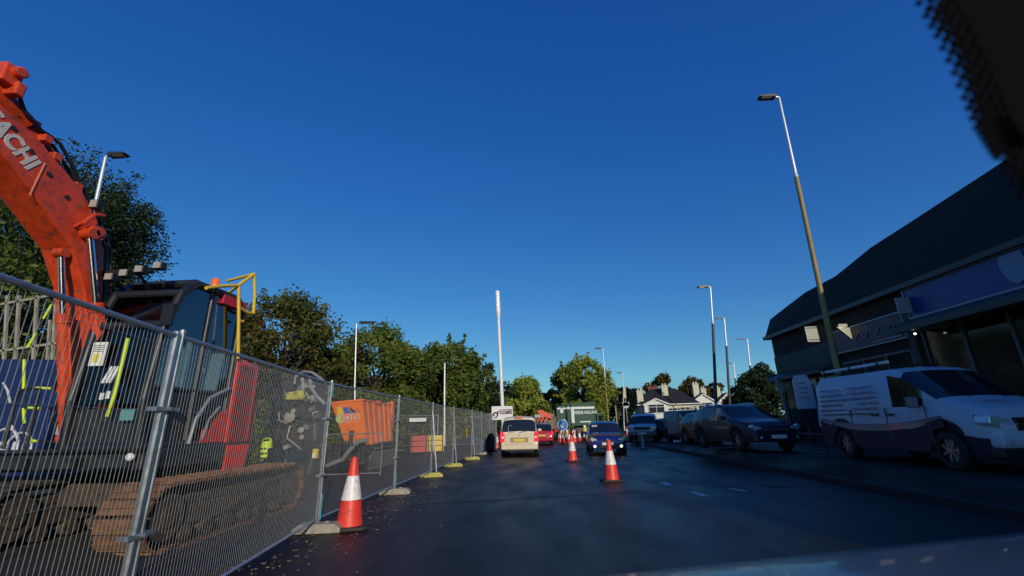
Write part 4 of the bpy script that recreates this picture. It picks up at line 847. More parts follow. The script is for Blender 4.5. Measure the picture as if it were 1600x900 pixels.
mb.beam(vs_[0] + Vector((0, 0, .03)), vs_[1] + Vector((0, 0, .03)), .07, .06); mb.beam(vs_[1] + Vector((0, 0, .03)), vs_[2] + Vector((0, 0, .03)), .07, .06); mb.build('rib', ORANGE2, hb)
mb = MB(); a = vs_[2]; mb.b2((a.x - .05, Y2 - .5, a.z - .5), (a.x + .06, Y2 - .3, a.z + .12)); mb.b2((a.x - .05, Y2 - .1, a.z - .9), (a.x + .07, Y2 + .15, a.z + .2)); mb.build('end_plate', ORANGE2, hb)
mb = MB(); mb.prism([(.0, -.16), (.0, .3), (.1, .3), (.24, -.16)], (.01, 0, 0), vs_[1] + sdv * .55 + Vector((.045, 0, -.7)), (0, 1, 0)); mb.build('dust_patch', mat('pale_dust', (.5, .38, .28), .8), hb)
# front logo: three discs and three slanted bars
ux = (f[1] - f[0]).normalized(); vy = (f[0] - f[3]); vy = (vy - ux * vy.dot(ux)).normalized(); nn = ux.cross(vy).normalized()
if nn.y > 0: nn = -nn
def FPt(px, py): 
    d = ray(px, py); t = (f[0] - EYE).dot(nn) / d.dot(nn); return EYE + d * t
LC = [(532, 654, (.42, .55, .05)), (543.5, 653, (.02, .10, .40)), (555.5, 652, (.015, .015, .02))]
for i, (px, py, c) in enumerate(LC):
    p = FPt(px, py) + nn * .008; mm_ = mat('logo_colour_%d' % i, c, .5)
    mb = MB(); mb.cyl(p, p + nn * .008, .145, n=24); dk = mb.build('logo_disc', mm_, hb)
    mb = MB(); mb.tube([p + nn * .012 + ux * .15 * math.cos(a * PI / 12) + vy * .15 * math.sin(a * PI / 12) for a in range(25)], .012, 5); mb.build('logo_ring', PW, hb)
    text('PBU'[i], .2, PW, hb, frame_m(p + nn * .014, ux, vy), bold=.008)
for a, b, c, d_, mi_ in (((527, 636), (534, 636), (537, 647), (527, 647), mat('logo_yellow', (.7, .5, .03), .5)), ((536, 636), (542, 636), (550, 646), (539, 647), mat('logo_blue', (.03, .13, .4), .5)), ((544, 636), (548, 637), (562, 647), (552, 646), mat('logo_navy', (.02, .04, .12), .5))):
    vv = [FPt(*p) + nn * .01 for p in (a, b, c, d_)]; mb = MB(); mb.add(vv + [v + nn * .006 for v in vv], [(0, 1, 2, 3), (4, 5, 6, 7), (0, 1, 5, 4), (1, 2, 6, 5), (2, 3, 7, 6), (3, 0, 4, 7)]); mb.build('logo_bar', mi_, hb)
mb = MB(); mb.b2((xr - 1.6, Y1 + .1, f[2].z - .35), (xr + .15, Y2, f[2].z - .02)); mb.b2((xr - 1.5, Y1 - .8, .35), (xr - .3, Y1 + .3, .75)); ph(mb, 'chassis', DARKM, bevel=.03)
TRK = mat('grey_track', (.11, .10, .085), .8, var=.4, scale=6)
mb = MB(); mb.prism([(16.4, .05), (18.8, .05), (19.1, .3), (18.9, .58), (16.3, .58), (16.1, .3)], (.45, 0, 0), (xr - .25, 0, 0), (0, 1, 0))
for k in range(14): mb.b2((xr - .26, 16.25 + k * .19, .58), (xr + .21, 16.33 + k * .19, .61)); mb.b2((xr - .26, 16.4 + k * .18, .02), (xr + .21, 16.48 + k * .18, .05))
ph(mb, 'track', TRK)
mb = MB(); mb.b2((xr + .16, 16.6, .7), (xr + .3, 18.6, .74)); mb.b2((xr + .16, 16.7, .88), (xr + .3, 18.2, .92)); ph(mb, 'step', TRK)
c = at(548, 690, 14.9); mb = MB(); mb.cyl((c.x, 14.9, .5), (c.x, 14.9, at(548, 673, 14.9).z), .07, n=12); mb.cyl((c.x, 14.9, .45), (c.x, 14.9, .75), .13, n=12); ph(mb, 'exhaust_stack', BLACK)
mb = MB()
for k in range(9): x = at(522 + k * 6, 690, 15.0).x; mb.b2((x - .03, 14.9, .45), (x + .03, 15.0, .95))
mb.b2((at(520, 690, 15).x, 14.92, .9), (at(572, 690, 15).x, 15.02, .97)); mb.b2((at(518, 690, 15).x, 15.05, .3), (at(570, 690, 15).x, 15.5, .9)); ph(mb, 'conveyor', DARKM)
mb = MB(); mb.tube([at(574, 688, 14.6), at(560, 690, 14.5), at(545, 705, 14.3), at(535, 718, 14.2), at(505, 730, 14), at(470, 732, 13.8), at(440, 738, 13.5)], .07, 8); o = mb.build('hose_pipe', mat('grey_hose', (.14, .14, .14), .6)); tag(o, 'thick grey hose curling down in front of the orange hopper', 'hose')
# tank vent, red lids on top
mb = MB()
for px in (537, 552, 590): p = at(px, 626, Y1 + (1.6 if px > 580 else .15)); mb.b2((p.x - .1, p.y, p.z - .12), (p.x + .1, p.y + .15, p.z)); 
mb.build('lid', mat('red_lid', (.5, .08, .05), .5), hb)

# ------------------------------------------------------------------ dark drilling unit between digger and hopper
dk = empty('dark_machine', (-7.6, 12.6, 0), 0, 'dark dusty machine with bent grey pipes between the digger and the orange hopper', 'machine'); J3 = Matrix.Translation(-Vector((-7.6, 12.6, 0)))
def pd(mb, name, m_, par=dk, **k):
    o = mb.build(name, m_, par, **k)
    if par is dk: o.matrix_parent_inverse = J3
    return o
def D(px, py, Y=11.8): return at(px, py, Y)
DM = mat('dark_engine_steel', (.016, .015, .016), .6, .1, var=.5, scale=6, dirt=(.10, .08, .055), dscale=5, damt=.3)
q = [D(418, 668), D(425, 608), D(446, 590), D(468, 577), D(484, 583), D(492, 602), D(495, 690), D(470, 705), D(425, 700)]
mb = MB(); mb.add([(p.x, 11.8, p.z) for p in q] + [(p.x, 12.4, p.z) for p in q], [tuple(range(9)), tuple(range(17, 8, -1))] + [(i, 9 + i, 9 + (i + 1) % 9, (i + 1) % 9) for i in range(9)]); pd(mb, 'engine_block', DM, bevel=.08)
rr = random.Random(3)
FC = [DM, BLACK, mat('rusty_fitting', (.11, .06, .035), .8, var=.4), mat('pale_dusty_metal', (.3, .27, .22), .7), mat('grey_hose', (.14, .14, .14), .6)]
for k in range(44):
    mb = MB(); px, py = rr.uniform(415, 496), rr.uniform(600, 705); p = D(px, py, 11.7); s_ = rr.uniform(.04, .16); mb.box(p, (s_, .15, s_ * rr.uniform(.4, 1.6)), Matrix.Rotation(rr.gauss(0, .4), 3, 'Y')); pd(mb, 'fitting', FC[k % 5 if k % 3 else 1])
GP = mat('grey_pipe', (.28, .28, .27), .5, .3, var=.3)
for k, pts in enumerate([[(472, 590), (474, 610), (482, 622), (492, 626)], [(484, 588), (485, 604), (494, 618), (508, 632)], [(464, 588), (474, 580), (488, 582), (502, 592), (510, 600)], [(460, 600), (462, 588), (470, 582)]]):
    mb = MB(); mb.tube([D(*p, 11.6) for p in pts], .045 if k < 2 else .035, 8); pd(mb, 'pipe', GP, smooth=True)
mb = MB(); mb.beam(D(474, 604, 11.62), D(484, 604, 11.62), .03, .05); pd(mb, 'bracket', GP)
mb = MB(); p = D(464, 618, 11.6); mb.prism([(-.3, -.1), (.22, -.12), (.3, .06), (.1, .14), (-.28, .08)], (0, -.04, 0), p); pd(mb, 'yellow_cover', mat('dusty_yellow', (.5, .45, .05), .6, dirt=(.1, .1, .05), dscale=10), bevel=.02)
for px, py, s_ in ((452, 652, .16), (458, 642, .07), (470, 672, .09), (471, 683, .07), (490, 604, .05)):
    mb = MB(); p = D(px, py, 11.6); mb.ball(p, s_, 8, 6, (1, .4, .9)); pd(mb, 'dusty_cap', mat('pale_dusty_metal', (.3, .27, .22), .7))
mb = MB(); p = D(493, 708, 11.2); mb.b2((p.x - .06, 11.15, p.z - .12), (p.x + .06, 11.25, p.z + .1)); o = pd(mb, 'lamp_unit', YEL, bevel=.01); mb = MB(); mb.b2((p.x - .05, 11.14, p.z - .1), (p.x + .02, 11.149, p.z - .01)); mb.build('lens', WHITE, o)
mb = MB(); mb.tube([D(488, 716, 11.3), D(482, 740, 11.2), D(476, 752, 11.2)], .05, 8); mb.tube([D(424, 700, 12), D(424, 724, 12)], .09, 8); mb.tube([D(505, 700, 12), D(505, 724, 12)], .09, 8); mb.b2((-8.6, 12, .05), (-6.2, 13.2, .5)); pd(mb, 'support', DM)
# small chequered marker and heap, cable drum bits
cm = empty('chequered_marker', (0, 0, 0), 0, 'upright fluorescent yellow marker with black checks beside the red digger panel', 'marker'); p = at(415, 712, 17.0); cm.location = (p.x, p.y, 0)
z0, z1 = at(415, 720, 17.0).z, at(415, 684, 17.0).z; cm.scale = (1.6, 1.6, 1)
mb = MB(); mb.lathe([(.0, z0), (.1, z0), (.13, (z0 + z1) / 2), (.11, z1 - .05), (.04, z1), (0, z1)], (0, 0, 0), 14); mb.build('body', NEON, cm, smooth=True)
mb = MB()
for k in range(9): mb = MB(); a = -PI / 2 + (-.8 + .55 * (k % 3)) + .27 * ((k // 3) % 2); zc_ = z0 + .1 + (k // 3) * .17; mb.box((.125 * math.cos(a), .125 * math.sin(a), zc_), (.05, .02, .06), Matrix.Rotation(a + PI / 2, 3, 'Z')); mb.build('check', BLACK, cm)
mb = MB(); mb.cyl((0, 0, .02), (0, 0, z0 + .01), .03, n=8); mb.b2((-.15, -.15, .006), (.15, .15, .04)); mb.build('stand', BLACK, cm)
r_ = random.Random(2); mb = MB(); nn_ = 26; vs2 = []
for j in range(nn_):
    for i in range(nn_):
        u, v = i / (nn_ - 1) * 2 - 1, j / (nn_ - 1) * 2 - 1; d_ = math.hypot(u, v); vs2.append((u * 1.5, v * 1.2, max(-.05, 1.15 * math.exp(-d_ * d_ * 2.4) - .12 + r_.gauss(0, .02))))
mb.add(vs2, [(j * nn_ + i, j * nn_ + i + 1, (j + 1) * nn_ + i + 1, (j + 1) * nn_ + i) for j in range(nn_ - 1) for i in range(nn_ - 1)])
o = mb.build('earth_heap', mat('grassy_heap', (.07, .10, .05), .9, var=.5, scale=5, bump=.8), smooth=True, angle=80); p = at(450, 715, 14.6); o.location = (p.x, p.y, 0); tag(o, 'low green grey heap of earth behind the dark machine', 'heap')
# small pipes and a lattice arm on the dark unit
for k in range(7):
    mb = MB(); x0 = rr.uniform(418, 485); y0 = rr.uniform(600, 680); mb.tube([D(x0, y0, 11.62), D(x0 + rr.uniform(-10, 14), y0 + rr.uniform(8, 22), 11.55), D(x0 + rr.uniform(-6, 18), y0 + rr.uniform(20, 40), 11.62)], .022, 6); pd(mb, 'pipe', GP if k % 2 else BLACK, smooth=True)
# mirror and lamp guards on the digger cab, grease streak plates, hand grips on the door post
mb = MB(); mb.tube([(CX1 + .02, 5.6, 2.6), (CX1 + .16, 5.45, 2.75), (CX1 + .17, 5.44, 3.0)], .014, 6); mb.b2((CX1 + .1, 5.41, 2.78), (CX1 + .26, 5.45, 3.08)); pe(mb, 'mirror', BLACK)
for k in range(4):
    mb = MB(); c = BP(20 + k * 28, 200 + k * 36); mb.cyl((-6.2, *c), (-6.185, *c), .03, n=10); pe(mb, 'grease_point', DARKM)
# ------------------------------------------------------------------ vehicles
def lerpk(keys, s):
    if s <= keys[0][0]: return keys[0][1]
    for (a, va), (b, vb) in zip(keys, keys[1:]):
        if s <= b: return va + (vb - va) * ((s - a) / (b - a) if b > a else 0)
    return keys[-1][1]
def vehicle(name, label, cat, loc_, rz, Lg, W, top, belt, paint, wheels, wr, ws_, rw_, sides, sill=.24, plan=None, roofk=.74, group=None, glass=None, lower=None, tint=0, nose_drop=None, rim=None):
    """s = distance from the nose; local +y is forward, origin on the ground in the middle"""
    t = empty(name, loc_, rz, label, cat, group); glass = glass or CGLASS; Hm = max(v for _, v in top)
    plan = plan or [(0, .78), (.12, .88), (.4, .96), (1.0, 1.0), (Lg - .9, 1.0), (Lg - .25, .96), (Lg, .9)]
    ks = set([0, Lg]); 
    for k in (top, belt, plan): ks |= {round(a, 3) for a, _ in k}
    s_ = 0
    while s_ < Lg: ks.add(round(s_, 3)); s_ += .09
    for wx in wheels:
        for k in range(-6, 7): ks.add(round(wx + (wr + .06) * math.sin(k * PI / 12), 3))
    for a, b in [ws_, rw_] + sides: ks |= {a, b}
    ks = sorted(k for k in ks if 0 <= k <= Lg)
    rows = []
    for s in ks:
        hw = W / 2 * lerpk(plan, s); zt = lerpk(top, s); zb = min(lerpk(belt, s), zt - .01); bot = sill
        if s < .25: bot = sill + (.25 - s) * .25
        if s > Lg - .25: bot = sill + (s - Lg + .25) * .5
        for wx in wheels:
            d = abs(s - wx); ar = wr + .06
            if d < ar: bot = max(bot, wr + math.sqrt(ar * ar - d * d))
        bot = min(bot, zb - .08)
        tt = min(1, max(0, (zt - zb) / max(.05, Hm - lerpk(belt, Lg * .5)))); rw = hw * (.90 - (.90 - roofk) * tt)
        zm = bot + (zb - bot) * .5
        pts = [(hw * .96, bot), (hw * 1.0, zm), (hw * .985, zm + (zb - zm) * .6), (hw * .95, zb), (rw + .03 * tt, zb + (zt - zb) * .82 if tt > .2 else zt - .01), (rw * .9, zt - .005), (rw * .5, zt + .02), (0, zt + .03)]
        rows.append((s, pts))
    n = 8; body = MB(); G_ = {}
    def vtx(s, p, sg): return (sg * p[0], Lg / 2 - s, p[1])
    def put(key, quad):
        G_.setdefault(key, MB()).add(quad, [(0, 1, 2, 3)])
    for (s0, a), (s1, b) in zip(rows, rows[1:]):
        sm = (s0 + s1) / 2
        for k in range(n - 1):
            for sg in (1, -1):
                qd = [vtx(s0, a[k], sg), vtx(s1, b[k], sg), vtx(s1, b[k + 1], sg), vtx(s0, a[k + 1], sg)]
                key = None
                if k == 3:
                    for i, (x0, x1) in enumerate(sides):
                        if x0 - 1e-4 <= sm <= x1 + 1e-4: key = ('side_window', i, sg)
                if k >= 4 and ws_[0] <= sm <= ws_[1]: key = ('windscreen', 0, 0)
                if k >= 4 and rw_[0] <= sm <= rw_[1]: key = ('rear_window', 0, 0)
                (put(key, qd) if key else body.add(qd, [(0, 1, 2, 3)], 1 if (lower and k == 0) else 0))
    for s, pts in (rows[0], rows[-1]):
        vs_ = [vtx(s, p, 1) for p in pts] + [vtx(s, p, -1) for p in reversed(pts[:-1])]
        body.add(vs_, [tuple(range(len(vs_)))])
    bo_ = body.build('body', [paint, lower or paint], t, smooth=True, angle=38)
    for (nm, i, sg), g_ in G_.items(): g_.build(nm, glass, t, smooth=True, angle=60)
    fl = MB(); fl.b2((-W * .44, -Lg / 2 + .3, sill + .02), (W * .44, Lg / 2 - .3, .95)); fl.build('underbody', BLACK, t)
    rim = rim or mat('alloy_rim', (.3, .31, .32), .35, .8)
    for wx in wheels:
        for sg in (1, -1):
            y = Lg / 2 - wx; x = sg * (W / 2 - .11); tw = .11
            mb = MB(); mb.lathe([(wr * .62, -tw), (wr * .93, -tw), (wr, -tw * .6), (wr, tw * .6), (wr * .93, tw), (wr * .62, tw)], (0, 0, 0), 28); mb.v = [(x + v[2] * 1, y + v[0], wr + v[1]) for v in mb.v]
            wo = mb.build('wheel', TYRE, t, smooth=True)
            mb = MB(); xo = x + sg * tw * .7; mb.cyl((xo - sg * .05, y, wr), (xo - sg * .03, y, wr), wr * .63, n=24)
            for q in range(7):
                a = q * 2 * PI / 7; mb.beam((xo - sg * .015, y + .03 * math.cos(a), wr + .03 * math.sin(a)), (xo - sg * .012, y + wr * .6 * math.cos(a), wr + wr * .6 * math.sin(a)), .035, .045, (1, 0, 0))
            mb.cyl((xo - sg * .03, y, wr), (xo + sg * .01, y, wr), .05, n=12); mb.build('rim', rim, wo)
    return t
def bx(par, name, lo, hi, m_, bevel=.012):
    mb = MB(); mb.b2(lo, hi); return mb.build(name, m_, par, bevel=bevel)
def mirrors(t, W, y, z, m_, sz=.1):
    for sg in (1, -1): bx(t, 'mirror', (sg * (W / 2 - .02), y - .05, z - sz * .7), (sg * (W / 2 + .17), y + .07, z + sz * .7), m_, .03)
# --- gold people carrier seen from behind
GOLD = mat('pale_gold_paint', (.72, .62, .44), .35, .1, coat=.5)
Lg = 4.38
g = gnd(811, 714)
gv = vehicle('passenger_van', 'pale gold boxy van driving away with red lamps and yellow number plate', 'van', (g.x + .03, g.y + Lg / 2, 0), R(0), Lg, 1.82,
             [(0, .72), (.15, .84), (.9, 1.02), (1.05, 1.06), (1.75, 1.66), (2.1, 1.76), (3.9, 1.80), (4.12, 1.72), (4.3, 1.06), (4.38, .62)],
             [(0, .70), (1.05, 1.02), (4.2, 1.06), (4.3, 1.02), (4.38, .6)], GOLD, [.85, 3.55], .31, (1.06, 1.74), (4.14, 4.285), [(1.5, 2.3), (2.38, 3.2), (3.3, 4.0)], plan=[(0, .78), (.4, .95), (1, 1), (4.1, 1.0), (4.3, .97), (4.38, .95)], roofk=.80)
yb = -Lg / 2
bx(gv, 'rear_bumper', (-.86, yb - .07, .32), (.86, yb + .08, .56), mat('pale_gold_bumper', (.68, .59, .43), .4, .1, coat=.3), .04)
bx(gv, 'bumper_insert', (-.7, yb - .05, .24), (.7, yb + .05, .315), BLACK, .01)
tg = MB(); tg.prism([(-.68, .57), (.68, .57), (.70, 1.05), (-.70, 1.05)], (0, .03, 0), (0, yb - .03, 0)); tgo = tg.build('tailgate', GOLD, gv, bevel=.015)
bx(tgo, 'number_plate', (-.26, yb - .052, .68), (.26, yb - .034, .80), PLATEY, .004)
bx(tgo, 'recess_shade', (-.42, yb - .037, .64), (.42, yb - .031, .86), mat('gold_shade_paint', (.33, .27, .16), .4, .2), .01)  # darker gold plate, shade of the hollow put into its colour
bx(tgo, 'badge', (-.03, yb - .04, .93), (.03, yb - .031, .99), STEEL, .005)
for sg in (-1, 1):
    mb = MB(); mb.prism([(sg * .71, .66), (sg * .90, .66), (sg * .905, 1.05), (sg * .86, 1.14), (sg * .74, 1.1)], (0, .16, 0), (0, yb - .03, 0)); tl = mb.build('tail_lamp', LAMPR, gv, bevel=.015)
    bx(tl, 'reversing_lens', (sg * .78 - .05, yb - .04, .84), (sg * .78 + .05, yb - .031, .9), mat('bright_lens', (.8, .7, .7), .3, emit=(1, .6, .6), estr=.8), .005)
bx(gv, 'brake_lamp', (-.17, yb + .13, 1.745), (.17, yb + .26, 1.80), mat('amber_red_lamp', (.7, .16, .08), .3, emit=(1, .2, .1), estr=.35), .01)
mb = MB(); mb.tube([(-.5, yb + .055, 1.12), (-.52, yb + .075, 1.36)], .012, 6); mb.tube([(-.5, yb + .05, 1.11), (-.22, yb + .05, 1.11)], .012, 6); mb.tube([(-.5, yb + .1, 1.4), (-.36, yb + .1, 1.4)], .012, 6); mb.build('window_sticker', mat('pale_sticker', (.4, .42, .45), .5), gv)
mb = MB(); mb.beam((.0, yb + .03, 1.08), (.42, yb + .05, 1.16), .018, .018); mb.build('wiper', BLACK, gv)
mirrors(gv, 1.82, Lg / 2 - 1.5, 1.15, GOLD)
# --- oncoming blue hatchback
BLU = mat('dark_blue_paint', (.012, .022, .17), .25, .2, coat=.9)
def hatch(name, label, cat, loc_, rz, paint, W=1.72, h=1.5, Lg=3.95, group=None, lit=False, platem=None, hl=None):
    k = h / 1.5
    t = vehicle(name, label, cat, loc_, rz, Lg, W, [(0, .62), (.08, .74), (.3, .84 * k), (.85, .98 * k), (1.55, 1.40 * k), (1.95, 1.49 * k), (2.6, 1.5 * k), (3.3, 1.43 * k), (3.6, 1.3 * k), (3.88, .95 * k), (3.95, .6)],
                [(0, .60), (.85, .90 * k), (2.4, .94 * k), (3.6, 1.0 * k), (3.95, .6)], paint, [.78, 3.25], .31, (.86, 1.56), (3.32, 3.86), [(1.2, 2.15), (2.24, 2.95), (3.02, 3.35)], roofk=.76, group=group)
    y = Lg / 2
    bx(t, 'front_bumper', (-W * .42, y - .16, .375), (W * .42, y + .05, .50), paint, .05)
    bx(t, 'grille', (-.36, y + .03, .33), (.36, y + .058, .44), BLACK, .008); bx(t, 'upper_grille', (-.3, y - .05, .57), (.3, y + .012, .64), BLACK, .01)
    bx(t, 'number_plate', (-.26, y + .05, .45), (.26, y + .065, .56), platem or PLATEW, .004); bx(t, 'badge', (-.05, y + .005, .66), (.05, y + .02, .72), STEEL, .01)
    for sg in (-1, 1):
        mb = MB(); mb.prism([(sg * .45, .60), (sg * .70, .58), (sg * .79, .70), (sg * .74, .80), (sg * .5, .72)], (0, -.16, 0), (0, y - .02, 0)); mb.build('headlight', hl or LAMPC, t, bevel=.02)
        mb = MB(); mb.cyl((sg * .60, y + .05, .40), (sg * .60, y + .07, .40), .058, n=14); mb.build('fog_lamp', mat('lit_fog_lamp', (1, .9, .6), .3, emit=(1, .84, .5), estr=3.0) if lit else LAMPC, t)
        mb = MB(); mb.prism([(sg * .6, .68), (sg * .80, .68), (sg * .79, .98), (sg * .66, .98)], (0, .14, 0), (0, -y - .01, 0)); mb.build('tail_lamp', LAMPR if 'crimson' in label else LAMPO, t, bevel=.01)
    bx(t, 'rear_bumper', (-W * .45, -y - .05, .3), (W * .45, -y + .1, .55), paint, .04)
    bx(t, 'rear_plate', (-.26, -y - .07, .62), (.26, -y - .0, .73), PLATEY, .004)
    mb = MB(); mb.tube([(-.5, y - .85, .96 * k), (.0, y - .98, 1.06 * k)], .01, 5); mb.tube([(.05, y - .85, .97 * k), (.5, y - .98, 1.06 * k)], .01, 5); mb.build('wiper', BLACK, t)
    mirrors(t, W, y - 1.35, .98 * k, paint); return t
p = at(955, 700, 21.6); bc_ = hatch('hatchback', 'small dark blue hatchback driving towards the camera with lit fog lamps', 'car', (p.x, 21.6 + 1.97, 0), PI + R(-4), BLU, W=1.78, lit=True)
bx(bc_, 'dash_paper', (.35, 1.97 - 1.32, 1.24), (.62, 1.97 - 1.30, 1.34), mat('pale_sticker', (.4, .42, .45), .5), .003)
RED = mat('crimson_paint', (.40, .012, .03), .3, .1, coat=.6)
p = at(850, 690, 33); rc_ = hatch('hatchback', 'crimson hatchback queuing just beyond the gold van with red lamps lit', 'car', (p.x - .12, 33 + 1.97, 0), R(0), RED, W=1.7)
# --- white pickup with its load bed, parked facing us
PW2 = mat('off_white_paint', (.60, .62, .66), .35, coat=.5)
p = at(1022, 680, 31); pk = vehicle('pickup_truck', 'silver white pickup parked facing the road beyond the row of dark cars', 'pickup', (p.x, 31 + 2.4, .145), PI - R(18), 4.9, 1.82,
     [(0, .78), (.1, .92), (.25, 1.0), (1.15, 1.10), (1.75, 1.62), (2.05, 1.76), (2.9, 1.78), (3.15, 1.68), (3.2, 1.06), (4.9, 1.05)], [(0, .76), (1.15, 1.04), (3.1, 1.06), (3.2, 1.03), (4.9, 1.02)], PW2, [.85, 3.75], .36, (1.16, 1.74), (3.151, 3.199), [(1.45, 2.2), (2.28, 3.0)], sill=.38, roofk=.82)
bx(pk, 'grille', (-.5, 2.4, .74), (.5, 2.46, .95), BLACK); bx(pk, 'front_bumper', (-.88, 2.35, .42), (.88, 2.52, .68), mat('grey_bumper', (.12, .12, .13), .5), .04); bx(pk, 'number_plate', (-.26, 2.52, .5), (.26, 2.535, .6), PLATEW, .004)
for sg in (-1, 1): bx(pk, 'headlight', (sg * .72 - .16, 2.36, .78), (sg * .72 + .14, 2.46, .96), LAMPC, .03)
mb = MB(); mb.beam((-.7, .3, 1.83), (.7, .3, 1.83), .04, .04); mb.beam((-.7, -.3, 1.83), (.7, -.3, 1.83), .04, .04); mb.build('roof_bar', BLACK, pk); pk.scale = (1.05, 1, 1.05); mirrors(pk, 1.82, 1.1, 1.12, BLACK, .13)
# --- row of dark cars in the shade
NAVY = mat('navy_paint', (.008, .012, .028), .4, .0, coat=.3); BLK = mat('black_paint', (.005, .006, .009), .4, .0, coat=.3); DGR = mat('dark_grey_paint', (.012, .014, .018), .45, .0, coat=.2)
def suv(label, loc_, rz, paint, W=1.86, Lg=4.45, h=1.62, group='dark cars parked in the layby'):
    k = h / 1.62
    t = vehicle('parked_car', label, 'car', loc_, rz, Lg, W, [(0, .70), (.06, .82), (.22, .94), (1.0, 1.08), (1.12, 1.10), (1.85, 1.52 * k), (2.2, 1.60 * k), (3.2, 1.62 * k), (3.85, 1.52 * k), (4.3, 1.08), (4.4, .9), (4.45, .7)],
                [(0, .68), (1.0, 1.0), (2.4, 1.04), (3.9, 1.12), (4.3, 1.04), (4.45, .68)], paint, [.88, 3.5], .35, (1.13, 1.86), (3.87, 4.28), [(1.5, 2.35), (2.43, 3.2), (3.28, 3.8)], sill=.3, roofk=.76, group=group, lower=BLACK)
    y = Lg / 2
    bx(t, 'grille', (-.45, y - .03, .62), (.45, y + .02, .78), BLACK); bx(t, 'grille_bar', (-.42, y + .02, .7), (.42, y + .032, .72), STEEL, .003)
    bx(t, 'front_bumper', (-W * .42, y - .2, .33), (W * .42, y + .06, .6), paint, .05); bx(t, 'number_plate', (-.26, y + .06, .44), (.26, y + .075, .55), PLATEW, .004)
    for sg in (-1, 1):
        mb = MB(); mb.prism([(sg * .48, .70), (sg * .74, .68), (sg * .86, .80), (sg * .8, .88), (sg * .52, .80)], (0, -.2, 0), (0, y - .02, 0)); mb.build('headlight', LAMPC, t, bevel=.02)
        mb = MB(); mb.cyl((sg * .62, y + .05, .47), (sg * .62, y + .065, .47), .05, n=12); mb.build('fog_lamp', LAMPC, t)
        mb = MB(); mb.tube([(sg * .66, y - 2.0, 1.60 * k), (sg * .68, y - 2.6, 1.67 * k), (sg * .66, y - 3.6, 1.62 * k)], .018, 6); mb.build('roof_rail', STEEL, t, smooth=True)
        mb = MB(); mb.prism([(sg * .62, .8), (sg * .88, .8), (sg * .84, 1.05), (sg * .66, 1.05)], (0, .12, 0), (0, -y, 0)); mb.build('tail_lamp', LAMPO, t, bevel=.01)
    mirrors(t, W, y - 1.45, 1.12, paint, .11); return t
def side(px, py, Y, z=.375): v = at(px, py, Y); return v.x
suv('large dark navy estate car parked nose out immediately behind the white van', (side(1204, 690, 15.6), 15.6 + 2.2, .375), PI + R(7), NAVY)
suv('near black car parked second in the row behind the white van', (side(1142, 680, 21.5), 21.5 + 2.2, LZ(23.5)), PI + R(6), BLK, W=1.8, h=1.5)
# dark panel van third in the row
dv = vehicle('parked_van', 'tall dark panel van parked third in the row in the layby', 'van', (side(1104, 675, 25.5), 25.5 + 2.4, LZ(27.5)), PI + R(4), 4.8, 1.88,
     [(0, .8), (.1, .95), (.3, 1.05), (.95, 1.2), (1.6, 1.74), (1.95, 1.84), (4.65, 1.88), (4.8, 1.6)], [(0, .78), (.95, 1.1), (4.7, 1.14), (4.8, 1.1)], DGR, [.9, 3.85], .34, (.97, 1.6), (4.66, 4.79), [(1.35, 2.2)], sill=.3, roofk=.86)
bx(dv, 'grille', (-.5, 2.34, .72), (.5, 2.42, .92), BLACK); bx(dv, 'number_plate', (-.26, 2.42, .5), (.26, 2.435, .6), PLATEW, .004)
for sg in (-1, 1): bx(dv, 'headlight', (sg * .72 - .14, 2.3, .82), (sg * .72 + .12, 2.38, 1.0), LAMPC, .03)
mirrors(dv, 1.88, 1.2, 1.2, BLACK, .14)
p = at(1067, 672, 29.0); hatch('hatchback', 'dark red brown hatchback parked between the pickup and the dark panel van', 'car', (p.x, 31.2, .155), PI + R(6), mat('maroon_paint', (.05, .02, .025), .3, .1, coat=.6))
for px, Y, pm, lb in ((1045, 45, 'silver_paint', 'silver car parked far off between the pickup and the bungalows'), (1062, 47, 'silver_paint', 'second silver car parked far off in front of the wide bungalow')):
    p = at(px, 668, Y); hatch('hatchback', lb, 'car', (p.x, Y, -.0), PI + R(50), mat(pm, (.45, .46, .48), .3, .4, coat=.6), group='silver cars parked by the bungalows')
# --- white panel van, large, in the shade on the right
VW = mat('van_white_paint', (.50, .52, .60), .4, coat=.25, var=.04, scale=1.5); VNAVY = mat('van_livery_navy', (.006, .009, .03), .5); VTEAL = mat('van_livery_teal', (.04, .13, .2), .35, coat=.5); VTXT = mat('van_livery_blue_text', (.24, .26, .42), .4)
Lv = 4.95; vz = .375
vy = 8.65
VSC = 1.08
vn = vehicle('panel_van', 'white panel van with curved teal stripe and dark lower panels parked by the shops', 'van', (9.12, vy + Lv / 2 + .2, vz), PI + R(0.5), Lv, 1.94,
     [(0, .78), (.06, .92), (.2, 1.04), (.85, 1.24), (.95, 1.27), (1.75, 1.86), (2.05, 1.95), (4.7, 1.98), (4.88, 1.9), (4.95, 1.5)], [(0, .76), (.9, 1.08), (1.3, 1.14), (4.8, 1.16), (4.95, 1.1)], VW, [.92, 3.95], .34, (.97, 1.74), (4.9, 4.95), [(1.28, 2.12)],
     sill=.28, roofk=.86, lower=VNAVY, plan=[(0, .74), (.1, .86), (.35, .95), (.9, 1.0), (Lv - .3, 1.0), (Lv, .97)])
y = Lv / 2; hw = .97
def sidepanel(name, poly, m_, sg=-1, out=.004, th=.006, par=vn):
    """flat decals laid over the side: poly in (s, z)"""
    mb = MB(); mb.prism([(y - s, z) for s, z in poly], (sg * th, 0, 0), (sg * (hw + out), 0, 0), (0, 1, 0)); return mb.build(name, m_, par)
arc = []; N = 24
outer = [(.85 + 3.95 * i / N, .66 + .27 * abs(1 - 2 * i / N) ** 2.2) for i in range(N + 1)]
